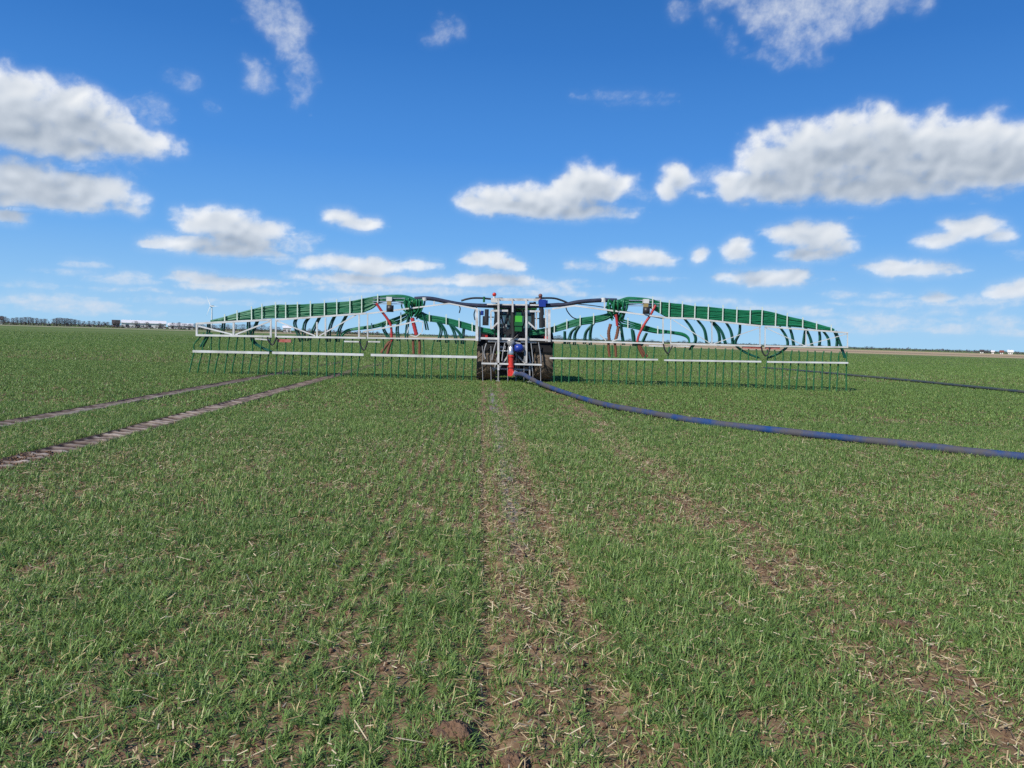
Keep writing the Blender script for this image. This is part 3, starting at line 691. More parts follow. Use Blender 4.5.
# lower bars
BARS = [[(-11.57,0.00,0.80),(-8.87,0.00,0.82)], [(-8.76,0.00,0.83),(-5.50,0.00,0.85)], [(-5.24,0.00,0.85),(-1.41,0.00,0.88)], [(-1.24,0.00,0.66),(0.95,0.00,0.67)],
        [(1.24,0.01,0.92),(5.18,-0.17,0.98)], [(5.41,-0.18,0.97),(8.94,-0.33,1.02)], [(9.16,-0.34,1.02),(12.10,-0.47,1.07)]]
for i, b in enumerate(BARS):
    mb = MB(); seg(mb, b, (.085 if i < 3 else .06), .06, -.02)
    mb.build('hose_bar', M['white'], root)

# joint plates and hydraulic loops
for pts, red in (([(-9.38,0.00,1.31),(-8.85,0.00,1.24)], 0), ([(-8.60,0.00,1.27),(-8.11,0.00,1.28)], 1), ([(-6.21,0.00,1.31),(-5.68,0.00,1.32)], 0), ([(-5.35,0.00,1.33),(-4.92,0.00,1.33)], 0),
                 ([(4.84,-0.15,1.48),(5.35,-0.17,1.48)], 0), ([(5.64,-0.19,1.50),(6.33,-0.22,1.51)], 0), ([(8.26,-0.30,1.54),(8.92,-0.33,1.55)], 1), ([(9.10,-0.34,1.54),(9.61,-0.36,1.55)], 1)):
    mb = MB(); a, b = off(pts, .04); b = (b[0], b[1], a[2] + (b[2] - a[2]) * .3); mb.bar(a, b, .05 if red == 0 else .11, .09)
    o = mb.build('joint_plate', M['plate'] if red else M['frame'], root)
    o['label'] = 'red joint plate' if red else 'white joint plate'
for pts in ([(-5.65,0.00,1.34),(-5.60,0.00,1.16),(-5.49,0.00,1.02),(-5.40,0.00,1.17),(-5.37,0.00,1.35)], [(-8.92,0.00,1.39),(-8.89,0.00,1.25),(-8.74,0.00,1.11),(-8.64,0.00,1.29),(-8.60,0.00,1.40)], [(5.35,-0.17,1.56),(5.41,-0.18,1.34),(5.53,-0.18,1.22),(5.61,-0.19,1.38),(5.68,-0.19,1.51)], [(8.90,-0.33,1.59),(8.96,-0.33,1.37),(9.08,-0.34,1.24),(9.18,-0.34,1.38),(9.21,-0.34,1.56)]):
    mb = MB(); mb.tube(catmull(off(pts, -.07), 6), .028, 6); mb.build('hydraulic_hose', M['black'], root)

# green hose bundles: each a flat band of parallel hoses
def bundle(st, n, r, dy, name='hose_bundle', seed=0, m='green_hose'):
    q = random.Random(seed); mb = MB()
    for layer in range(2):
        for i in range(n):
            fr_ = (i + .5) / n
            path = []
            for k, (x, y, zt, zb) in enumerate(st):
                z = zt + (zb - zt) * fr_
                path.append((x, y + dy + layer * r * 1.9 + q.uniform(-.015, .015), z + q.uniform(-.012, .012)))
            mb.tube(catmull(path, 4), r, 5)
    return mb.build(name, M[m], root)
def straps(ob, lst, P, w=.035, front=-.09):
    for (x, y, zt, zb) in lst:
        mb = MB(); mb.bar((x, y + P + front, zt + .06), (x + .01, y + P + front, zb - .02), w, .03)
        s = mb.build('strap', M['strap'], ob)
BD = .16
b1 = bundle([(-11.01,0.00,1.90,1.86),(-10.87,0.00,1.95,1.87),(-10.49,0.00,2.06,1.92),(-10.06,0.00,2.20,1.97),(-9.54,0.00,2.36,2.01),(-9.18,0.00,2.47,2.05),(-8.69,0.00,2.55,2.09),(-8.30,0.00,2.56,2.10),(-7.91,0.00,2.58,2.14),(-7.45,0.00,2.62,2.19),(-6.95,0.00,2.67,2.24),(-6.49,0.00,2.72,2.28),(-6.02,0.00,2.77,2.34),(-5.63,0.00,2.87,2.37),(-5.28,0.00,2.94,2.52),(-4.96,0.00,2.99,2.75),(-4.53,0.00,3.03,2.81),(-4.13,0.00,3.03,2.76),(-3.77,0.00,2.95,2.66),(-3.59,0.00,2.77,2.56)], 10, .032, BD, seed=1)
straps(b1, [(-10.49,0.00,2.10,1.91),(-10.05,0.00,2.25,1.96),(-9.54,0.00,2.41,2.00),(-9.17,0.00,2.51,2.04),(-8.69,0.00,2.59,2.08),(-8.33,0.00,2.59,2.09),(-7.91,0.00,2.62,2.13),(-7.45,0.00,2.67,2.18),(-6.95,0.00,2.71,2.22),(-6.51,0.00,2.76,2.27),(-6.04,0.00,2.82,2.32),(-5.62,0.00,2.92,2.36),(-5.05,0.00,2.99,2.65)], BD)
b2 = bundle([(-3.84,0.00,2.84,2.55),(-3.69,0.00,2.66,2.37),(-3.51,0.00,2.49,2.20),(-3.22,0.00,2.37,2.14),(-2.93,0.00,2.32,2.11),(-2.57,0.00,2.28,2.05),(-2.06,0.00,2.17,1.94),(-1.62,0.00,2.04,1.83),(-1.26,0.00,1.96,1.78),(-0.93,0.00,1.92,1.72),(-0.64,0.00,1.89,1.67)], 6, .03, BD + .03, seed=2)
straps(b2, [(-3.18,0.00,2.41,2.11),(-2.57,0.00,2.34,2.03),(-2.10,0.00,2.21,1.92),(-1.62,0.00,2.08,1.81)], BD + .03)
b3 = bundle([(-3.62,0.00,2.77,2.45),(-3.87,0.00,2.55,2.26),(-4.26,0.00,2.32,2.03),(-4.76,0.00,2.09,1.94),(-5.29,0.00,1.91,1.81),(-5.81,0.00,1.81,1.75),(-6.15,0.00,1.74,1.67),(-6.33,0.00,1.61,1.50),(-6.36,0.00,1.46,1.39)], 4, .028, BD + .06, seed=3)
straps(b3, [(-4.21,0.00,2.36,2.01),(-4.72,0.00,2.13,1.92),(-5.26,0.00,1.94,1.80)], BD + .06)
c1 = bundle([(3.58,-0.10,2.97,2.78),(3.62,-0.10,3.08,2.83),(3.80,-0.11,3.15,2.87),(4.01,-0.12,3.21,2.93),(4.23,-0.13,3.23,2.98),(4.59,-0.14,3.21,2.99),(4.92,-0.16,3.18,2.85),(5.21,-0.17,3.08,2.69),(5.54,-0.18,3.06,2.54),(6.01,-0.20,3.03,2.52),(6.49,-0.22,2.97,2.50),(6.96,-0.25,2.95,2.48),(7.47,-0.27,2.93,2.46),(8.02,-0.29,2.88,2.42),(8.48,-0.31,2.87,2.40),(8.92,-0.33,2.90,2.36),(9.40,-0.35,2.81,2.35),(9.84,-0.37,2.71,2.34),(10.45,-0.40,2.58,2.32),(10.94,-0.42,2.45,2.28),(11.42,-0.44,2.33,2.25),(11.61,-0.45,2.27,2.21)], 10, .032, BD, seed=4)
straps(c1, [(4.92,-0.16,3.21,2.83),(5.21,-0.17,3.11,2.68),(5.53,-0.18,3.10,2.52),(6.01,-0.20,3.07,2.50),(6.47,-0.22,3.01,2.47),(6.96,-0.24,2.99,2.46),(7.49,-0.27,2.98,2.43),(8.00,-0.29,2.93,2.40),(8.49,-0.31,2.91,2.38),(8.92,-0.33,2.95,2.35),(9.42,-0.35,2.85,2.32),(9.84,-0.37,2.76,2.32),(10.41,-0.40,2.62,2.30),(10.92,-0.42,2.49,2.27),(11.46,-0.44,2.38,2.23)], BD)
c2 = bundle([(3.80,-0.11,3.00,2.78),(3.59,-0.10,2.81,2.59),(3.31,-0.09,2.60,2.39),(2.82,-0.06,2.50,2.25),(2.33,-0.04,2.41,2.15),(1.83,-0.02,2.27,2.00),(1.40,0,2.09,1.88),(1.07,0.01,1.99,1.79),(0.71,0.03,1.93,1.75),(0.38,0.04,1.90,1.72)], 6, .03, BD + .03, seed=5)
straps(c2, [(2.80,-0.06,2.54,2.22),(2.31,-0.04,2.45,2.13),(1.83,-0.02,2.30,1.98),(1.38,0,2.13,1.85)], BD + .03)
c3 = bundle([(3.58,-0.10,2.96,2.63),(3.70,-0.10,2.67,2.27),(3.86,-0.11,2.46,2.13),(4.04,-0.12,2.39,2.12),(4.56,-0.14,2.26,2.04),(5.15,-0.17,2.10,1.95),(5.62,-0.19,2.04,1.95),(6.10,-0.21,1.98,1.88),(6.32,-0.22,1.84,1.77),(6.38,-0.22,1.66,1.59)], 4, .028, BD + .06, seed=6)
straps(c3, [(4.06,-0.12,2.43,2.10),(4.57,-0.14,2.30,2.01),(5.16,-0.17,2.14,1.92),(5.64,-0.19,2.07,1.91)], BD + .06)

# distribution heads and the knot of outlets round them
for hub, box_, bb in (([(-3.75,0.00,2.80)][0], [(-4.62,0.00,2.83)][0], 0), ([(3.66,-0.10,2.96)][0], [(4.67,-0.14,3.04)][0], 1)):
    d = MB(); hx, hy, hz = hub[0], hub[1] + .2, hub[2]
    d.lathe([(-.10, .02), (-.10, .20), (-.02, .22), (.06, .20), (.09, .10), (.10, .01)], (hx, hy, hz), 'z', 20)
    qh = random.Random(31 + bb)
    for k in range(20):
        a = k * 2 * math.pi / 20 + qh.uniform(-.1, .1); e = Vector((math.cos(a), math.sin(a) * .7, 0))
        p = Vector((hx, hy, hz)); o_ = qh.uniform(.26, .44); dn = qh.uniform(.25, .62)
        d.tube(catmull([p + e * .17 + Vector((0, 0, qh.uniform(-.05, .06))), p + e * o_ + Vector((0, 0, qh.uniform(-.06, .14))), p + e * o_ * .95 + Vector((qh.uniform(-.06, .06), 0, -dn * .5)), p + e * .15 + Vector((qh.uniform(-.08, .08), 0, -dn))], 5), .030, 6, 1)
    d.build('distributor_head', [M['dkgreen'], M['green_hose']], root)
    q = MB(); bx, by, bz = box_
    q.box((bx, by + .02, bz + .05), (.20, .2, .15), None, 0); q.box((bx, by + .0, bz - .10), (.15, .18, .13), None, 1)
    q.lathe([(-.12, .01), (-.12, .13), (.12, .13), (.12, .01)], (bx + .03, by + .02, bz - .29), 'z', 14, 2)
    for dz in (.10, -.02, -.1):
        q.bar((bx - .6, by + .12, bz + dz - .03), (bx + .55, by + .12, bz + dz), .03, .03, 3)
    q.build('macerator_drive', [M['white'], M['yellow'], M['black'], M['silver']], root)

# supply pipes across the top
def pipe(name, pts, r, m, dy=0, n=8, lab=None, ribs=0):
    mb = MB(); pth = catmull(off(pts, dy), 6)
    if ribs:
        rr = [r * (1 + (.16 if i % 2 else 0)) for i in range(len(pth))]; mb.tube(pth, rr, n)
    else: mb.tube(pth, r, n)
    o = mb.build(name, M[m], root)
    if lab: o['label'] = lab
    return o
pipe('supply_pipe', [(-3.74,0.00,2.93),(-3.38,0.00,2.96),(-3.02,0.00,2.94),(-2.51,0.00,2.85),(-2.00,0.00,2.78),(-1.35,0.00,2.76),(-0.63,0.00,2.76),(-0.12,0.00,2.75)], .075, 'navy', .24)
pipe('supply_pipe', [(-0.12,0.00,2.75),(0.46,0.00,2.79),(1.12,0.00,2.84),(1.55,0.00,2.88)], .075, 'navy', .24)
pipe('supply_pipe', [(1.48,-0.01,2.87),(1.77,-0.02,2.89),(2.20,-0.04,2.99),(2.64,-0.06,3.05),(3.14,-0.08,3.09),(3.65,-0.10,3.10)], .075, 'navy', .24)
pipe('hydraulic_hose', [(-2.04,0.00,2.91),(-1.86,0.00,2.97),(-1.61,0.00,3.02),(-1.29,0.00,3.03),(-0.92,0.00,3.01),(-0.53,0.00,3.04)], .035, 'black', .2)
pipe('hydraulic_hose', [(0.67,0.00,3.08),(1.11,0.00,3.11),(1.40,0.00,3.10),(1.66,0.00,3.03),(1.84,0.00,2.96)], .035, 'black', .2)
pipe('hydraulic_hose', [(-1.39,0.00,2.80),(-1.49,0.00,2.66),(-1.56,0.00,2.44),(-1.52,0.00,2.22)], .02, 'black', .2)
pipe('hydraulic_hose', [(-2.15,0.00,2.78),(-2.07,0.00,2.64),(-2.10,0.00,2.46)], .02, 'black', .2)
pipe('hydraulic_hose', [(1.77,-0.02,2.87),(1.85,-0.02,2.65),(2.04,-0.03,2.44),(2.22,-0.04,2.37)], .02, 'black', .2)
pipe('hydraulic_hose', [(2.21,-0.04,2.92),(3.01,-0.07,2.85),(4.47,-0.14,2.62),(5.38,-0.18,2.47)], .016, 'black', .1)
pipe('pipe_clamp', [(-3.38,0.00,2.99),(-3.37,0.00,2.87)], .10, 'white', .24)
pipe('pipe_clamp', [(3.16,-0.08,3.18),(3.16,-0.08,3.02)], .10, 'white', .24)

# red and orange hoses at the heads
for pts, m, rr in (([(-5.09,0.00,2.72),(-5.02,0.00,2.62),(-4.87,0.00,2.41),(-4.69,0.00,2.18),(-4.56,0.00,1.95),(-4.52,0.00,1.66),(-4.51,0.00,1.37)], 'red_hose', .042), ([(-3.79,0.00,2.23),(-3.71,0.00,1.94),(-3.62,0.00,1.62)], 'red_hose', .065), ([(-4.57,0.00,1.37),(-4.74,0.00,1.15),(-4.88,0.00,0.93)], 'orange_hose', .05), ([(-4.51,0.00,1.37),(-4.60,0.00,1.16),(-4.66,0.00,0.90)], 'orange_hose', .05),
                   ([(-3.74,0.00,1.51),(-3.73,0.00,1.22),(-3.71,0.00,0.93)], 'orange_hose', .045), ([(-3.52,0.00,1.51),(-3.50,0.00,1.22),(-3.50,0.00,0.93)], 'orange_hose', .045)):
    pipe('red_hose' if m == 'red_hose' else 'orange_hose', pts, rr, m, .05 if m == 'red_hose' else .08, 8, None, 1)
for pts, m, rr in (([(5.04,-0.16,2.96),(4.97,-0.16,2.82),(4.84,-0.15,2.56),(4.68,-0.15,2.30),(4.55,-0.14,2.04),(4.46,-0.14,1.82),(4.42,-0.13,1.60)], 'red_hose', .042), ([(3.43,-0.09,2.23),(3.37,-0.09,1.93),(3.40,-0.09,1.64)], 'orange_hose', .055), ([(3.72,-0.10,2.16),(3.68,-0.10,1.87),(3.63,-0.10,1.65)], 'orange_hose', .055), ([(3.60,-0.10,2.59),(3.64,-0.10,2.38),(3.67,-0.10,2.16)], 'red_hose', .045),
                   ([(4.44,-0.13,1.60),(4.52,-0.14,1.35),(4.68,-0.15,1.06)], 'orange_hose', .05), ([(4.48,-0.14,1.57),(4.63,-0.14,1.28),(4.82,-0.15,1.07)], 'orange_hose', .05), ([(3.38,-0.09,1.57),(3.39,-0.09,1.32),(3.44,-0.09,1.03)], 'orange_hose', .045), ([(3.60,-0.10,1.58),(3.65,-0.10,1.29),(3.67,-0.10,1.03)], 'orange_hose', .045)):
    pipe('red_hose' if m == 'red_hose' else 'orange_hose', pts, rr, m, .05 if m == 'red_hose' else .08, 8, None, 1)

# feed hoses from the bundles down to the truss
FEEDS = [[(-11.10,0.00,1.86),(-11.10,0.00,1.65),(-11.15,0.00,1.36),(-11.36,0.00,0.96)], [(-10.56,0.00,1.93),(-10.59,0.00,1.66),(-10.66,0.00,1.34)], [(-9.68,0.00,1.99),(-9.69,0.00,1.69),(-9.68,0.00,1.37)], [(-9.34,0.00,2.02),(-9.46,0.00,1.73),(-9.56,0.00,1.51),(-9.54,0.00,1.26),(-9.31,0.00,1.05),(-8.85,0.00,0.85)], [(-7.97,0.00,2.13),(-8.04,0.00,1.88),(-7.93,0.00,1.56),(-7.80,0.00,1.24)],
         [(-7.49,0.00,2.18),(-7.67,0.00,1.93),(-7.72,0.00,1.60),(-7.71,0.00,1.28)], [(-7.12,0.00,2.22),(-7.26,0.00,1.94),(-7.38,0.00,1.69),(-7.54,0.00,1.29)], [(-6.59,0.00,2.26),(-6.74,0.00,1.92),(-6.81,0.00,1.60),(-6.82,0.00,1.27)], [(-6.16,0.00,2.31),(-6.37,0.00,1.90),(-6.47,0.00,1.61),(-6.50,0.00,1.28)],
         [(-4.90,0.00,2.01),(-4.82,0.00,1.73),(-4.64,0.00,1.44)], [(-4.33,0.00,2.07),(-4.36,0.00,1.74),(-4.31,0.00,1.38)], [(-2.89,0.00,2.11),(-2.77,0.00,1.82),(-2.87,0.00,1.39)], [(-2.82,0.00,2.11),(-2.63,0.00,1.79),(-2.55,0.00,1.36)], [(-2.45,0.00,2.05),(-2.30,0.00,1.77),(-2.18,0.00,1.33)], [(-2.38,0.00,2.02),(-2.08,0.00,1.70),(-1.97,0.00,1.34)], [(-1.94,0.00,1.92),(-1.97,0.00,1.63),(-2.00,0.00,1.34)], [(-3.94,0.00,2.29),(-4.00,0.00,1.93),(-4.03,0.00,1.43)], [(-3.47,0.00,2.45),(-3.36,0.00,2.17),(-3.28,0.00,1.81)]]
FEEDS_R = [[(6.11,-0.21,2.50),(6.38,-0.22,2.15),(6.54,-0.23,1.74),(6.34,-0.22,1.37)], [(6.58,-0.23,2.47),(6.84,-0.24,2.13),(6.95,-0.24,1.64)], [(7.08,-0.25,2.44),(7.33,-0.26,2.12),(7.41,-0.26,1.84),(7.39,-0.26,1.54)], [(7.13,-0.25,2.45),(7.46,-0.27,2.09),(7.64,-0.27,1.62)], [(7.62,-0.27,2.43),(7.82,-0.28,2.08),(7.92,-0.29,1.56)], [(8.14,-0.30,2.40),(8.13,-0.30,2.04),(8.00,-0.29,1.64),(8.35,-0.31,1.35),(8.87,-0.33,1.15)],
           [(9.59,-0.36,2.32),(9.84,-0.37,1.96),(9.90,-0.37,1.62),(9.62,-0.36,1.36),(9.23,-0.34,1.16)], [(9.95,-0.38,2.32),(10.06,-0.38,1.99),(10.14,-0.38,1.59)], [(10.54,-0.40,2.29),(10.50,-0.40,1.96),(10.47,-0.40,1.60)], [(10.55,-0.40,2.29),(10.72,-0.41,1.93),(10.81,-0.41,1.61)], [(11.03,-0.42,2.27),(11.08,-0.42,1.94),(11.06,-0.42,1.62)], [(11.14,-0.43,2.26),(11.37,-0.44,1.95),(11.43,-0.44,1.63)], [(11.59,-0.45,2.21),(11.70,-0.45,1.93),(11.70,-0.45,1.60)], [(11.65,-0.45,2.22),(11.84,-0.46,1.71),(12.03,-0.47,1.24)],
           [(1.75,-0.02,1.92),(1.76,-0.02,1.45)], [(2.31,-0.04,2.16),(1.99,-0.03,1.89),(1.89,-0.02,1.45)], [(2.31,-0.04,2.16),(2.13,-0.03,1.83),(2.11,-0.03,1.42)], [(2.81,-0.06,2.24),(2.53,-0.05,1.91),(2.47,-0.05,1.47)], [(2.74,-0.06,2.21),(2.68,-0.06,1.84),(2.69,-0.06,1.44)], [(3.79,-0.11,2.24),(3.84,-0.11,1.88),(3.91,-0.11,1.48)], [(4.24,-0.13,2.03),(4.29,-0.13,1.74),(4.28,-0.13,1.45)], [(4.75,-0.15,1.94),(4.65,-0.14,1.72),(4.55,-0.14,1.46)], [(4.20,-0.12,2.07),(4.27,-0.13,1.67),(4.41,-0.13,1.46)]]
q = random.Random(4)
for i, pts in enumerate(FEEDS + FEEDS_R):
    mb = MB(); d = .05
    pth = catmull(off(pts, .12), 6)
    mb.tube(pth, .033, 6)
    sp = [(p[0] + .05 + .03 * (k / len(pth)), p[1] + .05, p[2]) for k, p in enumerate(pth)]
    mb.tube(sp, .031, 6)
    mb.build('feed_hose', M['feed_hose'], root)

# drop hoses, one every 30 cm
sp = .305
top_ch = lambda x: 1.42 if abs(x) > 1.35 else 1.40
def bar_at(b, x):
    t = (x - b[0][0]) / (b[1][0] - b[0][0]); return [b[0][j] + t * (b[1][j] - b[0][j]) for j in range(3)]
for i, b in enumerate(BARS):
    L_ = abs(b[1][0] - b[0][0]); n = max(2, int(round(L_ / sp)))
    ztop = 1.47 if i != 3 else 1.30
    for k in range(n + 1 if i in (0, 3, 6) else n):
        x = b[0][0] + (b[1][0] - b[0][0]) * ((k + (.08 if i in (0, 3, 6) else .5)) / (n + (.16 if i in (0, 3, 6) else 0)))
        px_, py_, pz_ = bar_at(b, x)
        lean_ = -.13 if i == 0 else (-.03 if i == 1 else 0)
        lean_ += q.uniform(-.05, .05)
        xt = px_ + q.uniform(-.05, .05) - lean_ * .5
        if i == 0 and k < 2: xt += .30 - .1 * k
        mb = MB()
        mb.tube(catmull([(xt, py_ + .06, ztop), (px_ + q.uniform(-.02, .02), py_ + .05, pz_ + .25), (px_, py_ + .052, pz_), (px_ + lean_ * .6, py_ + .05, pz_ * .5), (px_ + lean_, py_ + .03 + q.uniform(-.03, .03), .015)], 3), .025 if i != 3 else .013, 6)
        mb.build('drop_hose', M['drop'] if i != 3 else M['galv'], root)

# inlet: red standpipe, blue valve, pump cover, top valves
mb = MB()
rp = off([(-0.18,0.00,1.03),(-0.17,0.00,0.85),(-0.16,0.00,0.59),(-0.14,0.00,0.37),(-0.03,0.00,0.30)], -.05)
mb.tube(catmull(rp, 5), .10, 14)
for z_ in (.55, .95): mb.lathe([(-.02, .095), (-.02, .12), (.02, .12), (.02, .095)], (rp[1][0], rp[1][1], z_), 'z', 18)
mb.box((rp[2][0] - .02, rp[2][1],   .33), (.19, .18, .2))
mb.build('inlet_pipe', M['red'], root)
mb = MB(); a = Vector(rp[0]); mb.lathe([(-.02, .11), (.08, .12), (.14, .10), (.26, .08), (.30, .04), (.30, .01)], a, 'z', 14); mb.build('inlet_cap', M['silver'], root)
mb = MB(); a, b_ = [Vector(p) for p in off([(-0.08,0.00,0.35),(0.04,0.00,0.30)], -.2)]; mb.cyl(a, b_, .12, 14); mb.build('hose_coupling', M['silver'], root)
mb = MB(); c_ = Vector([(0.10,0.00,1.25)][0]) + Vector((0, -.1, 0)); mb.lathe([(-.16, .01), (-.16, .11), (-.05, .155), (.09, .15), (.16, .07), (.16, .01)], c_, 'x', 16)
mb.build('flow_valve', M['blue'], root)
mb = MB(); c_ = Vector([(-0.19,0.00,1.45)][0]) + Vector((0, .1, 0)); mb.lathe([(-.12, .01), (-.12, .14), (.12, .14), (.12, .01)], c_, 'y', 16); mb.cyl(c_ + Vector((.1, 0, 0)), c_ + Vector((.35, 0, -.05)), .05, 8)
mb.cyl(c_ + Vector((0, 0, -.1)), Vector(rp[0]), .09, 10)
mb.build('flow_meter', M['galv'], root)
pipe('riser_pipe', [(-0.15,0.00,1.47),(-0.11,0.00,1.76),(-0.14,0.00,2.19),(-0.14,0.00,2.70)], .085, 'black', .14)
pipe('riser_pipe', [(-0.33,0.00,1.35),(-0.48,0.00,1.60),(-0.42,0.00,1.97),(-0.33,0.00,2.40),(-0.30,0.00,2.69)], .05, 'black', .3)
pipe('riser_pipe', [(0.14,0.00,1.33),(0.24,0.00,1.62),(0.16,0.00,1.91)], .055, 'black', .3)
mb = MB()
bx0 = Vector([(0.06,0.00,2.29)][0]) + Vector((0, -.02, 0))
mb.box(bx0 + Vector((0, 0, .02)), (.25, .26, .22)); mb.box(bx0 + Vector((0, 0, -.16)), (.29, .28, .14), None, 1); mb.box(bx0 + Vector((0, 0, .19)), (.17, .2, .12), None, 1); mb.box(bx0 + Vector((.0, .02, -.30)), (.25, .24, .26), None, 1)
mb.build('pump_cover', [M['limegreen'], M['dkgreen']], root)
mb = MB()
for (u, v) in ((0, 0),):
    p0, p1 = [Vector(p) for p in off([(0.88,0.00,2.93),(0.91,0.00,2.01)], .12)]
    mb.tube([p0, p1], .085, 10, 0)
    mb.box(p0 + Vector((.03, -.02, -.02)), (.25, .2, .26), None, 1); mb.box(p0 + Vector((.06, -.02, .03)), (.34, .14, .12), None, 1)
    mb.sphere(p0 + Vector((-.04, 0, .25)), .075, 8, 2); mb.cyl(p0 + Vector((-.03, 0, .1)), p0 + Vector((-.04, 0, .22)), .04, 8, 2)
mb.build('air_valve', [M['black'], M['blue'], M['amber']], root)
mb = MB()
p0, p1 = [Vector(p) for p in off([(-0.84,0.00,2.97),(-1.00,0.00,2.31)], .12)]
mb.box(p0 + Vector((0, 0, -.02)), (.22, .18, .14), None, 1); mb.sphere(p0 + Vector((0, 0, .20)), .075, 8, 2); mb.cyl(p0, p0 + Vector((0, 0, .16)), .04, 8, 1)
mb.build('air_valve', [M['black'], M['white'], M['lamp']], root)
pipe('riser_pipe', [(-1.10,0.00,2.63),(-1.10,0.00,2.16)], .075, 'black', .12)
pipe('valve_block', [(-1.27,0.00,2.57),(-1.27,0.00,2.41)], .06, 'blue', .15)
pipe('valve_block', [(0.94,0.00,2.70),(0.96,0.00,2.48)], .05, 'navy', .2)
pipe('hose_bracket', [(-1.21,0.00,3.08),(-1.21,0.00,2.88)], .04, 'dkgreen', .15)
for pts in ([(-1.08,0.00,1.40),(-1.16,0.00,1.07),(-1.10,0.00,0.82)], [(-0.73,0.00,1.43),(-0.80,0.00,1.16),(-0.86,0.00,0.79)], [(0.54,0.00,1.45),(0.59,0.00,1.12),(0.64,0.00,0.76)], [(0.81,0.00,1.49),(0.88,0.00,1.13),(0.93,0.00,0.73)], [(-0.41,0.00,1.42),(-0.47,0.00,1.09),(-0.50,0.00,0.77)], [(0.25,0.00,1.37),(0.32,0.00,1.04),(0.31,0.00,0.75)]):
    mb = MB(); mb.tube(catmull(off(pts, -.03), 5), .022, 6); mb.build('feed_hose', M['galv'], root)
mb = MB(); seg(mb, [(-0.85,0.00,0.48),(0.57,0.00,0.46)], .06, .05, .18); seg(mb, [(0.48,0.00,1.12),(0.63,0.00,0.43)], .05, .05, .22); seg(mb, [(-0.79,0.00,0.39),(-0.61,0.00,1.09)], .05, .05, .22)
mb.build('headstock', M['galv'], root)
for pts in ([(-0.62,0.00,0.58),(-0.61,0.00,0.00)], [(0.51,0.00,0.76),(0.55,0.00,0.06)]):
    mb = MB(); seg(mb, pts, .05, .05, .12); mb.box((pts[1][0], .12, .03), (.16, .16, .03)); mb.build('parking_stand', M['galv'], root)

for (a_, b_, c_, rr_) in (([(-0.62,0.00,2.65)][0], [(-0.50,0.00,2.18)][0], [(-0.27,0.00,1.61)][0], .03), ([(0.17,0.00,2.71)][0], [(0.30,0.00,2.28)][0], [(0.10,0.00,1.69)][0], .03), ([(-0.44,0.00,2.76)][0], [(-0.58,0.00,2.32)][0], [(-0.45,0.00,1.75)][0], .025), ([(-0.08,0.00,2.70)][0], [(-0.17,0.00,2.05)][0], [(-0.08,0.00,1.54)][0], .025),
                          ([(0.47,0.00,2.72)][0], [(0.55,0.00,2.29)][0], [(0.42,0.00,1.70)][0], .025), ([(-0.84,0.00,2.68)][0], [(-0.75,0.00,2.17)][0], [(-0.81,0.00,1.59)][0], .025), ([(-0.59,0.00,1.38)][0], [(-0.40,0.00,1.10)][0], [(-0.46,0.00,0.73)][0], .03), ([(0.18,0.00,1.33)][0], [(0.04,0.00,1.04)][0], [(0.16,0.00,0.67)][0], .03), ([(-0.32,0.00,2.33)][0], [(-0.09,0.00,1.80)][0], [(0.14,0.00,1.51)][0], .025), ([(0.23,0.00,2.06)][0], [(0.02,0.00,1.69)][0], [(-0.30,0.00,1.46)][0], .03)):
    mb = MB(); mb.tube(catmull(off([a_, b_, c_], q.uniform(.0, .35)), 6), rr_, 6); mb.build('hydraulic_hose', M['black'], root)
for (p_, d_, m_) in (([(-0.49,0.00,1.86)][0], (.26, .2, .2), 'dark'), ([(-0.27,0.00,1.75)][0], (.2, .2, .34), 'dark'), ([(0.17,0.00,1.80)][0], (.24, .2, .22), 'dark'), ([(-0.42,0.00,2.00)][0], (.14, .14, .16), 'galv'), ([(-0.52,0.00,2.22)][0], (.12, .1, .2), 'silver'), ([(-0.02,0.00,1.87)][0], (.12, .12, .14), 'galv'), ([(0.25,0.00,1.30)][0], (.16, .12, .1), 'galv'), ([(-0.47,0.00,1.26)][0], (.2, .1, .08), 'galv'), ([(-0.81,0.00,2.79)][0], (.2, .16, .1), 'dark'), ([(0.57,0.00,2.87)][0], (.24, .16, .12), 'dark')):
    mb = MB(); p_ = Vector(p_) + Vector((0, .22, 0)); mb.box(p_, d_); mb.box(p_ + Vector((d_[0] * .3, -d_[1] * .4, d_[2] * .35)), (d_[0] * .35, d_[1] * .5, d_[2] * .7)); mb.cyl(p_ + Vector((-d_[0] * .25, -d_[1] * .8, 0)), p_ + Vector((-d_[0] * .25, 0, 0)), d_[2] * .22, 8)
    mb.build('valve_block', M[m_], root)

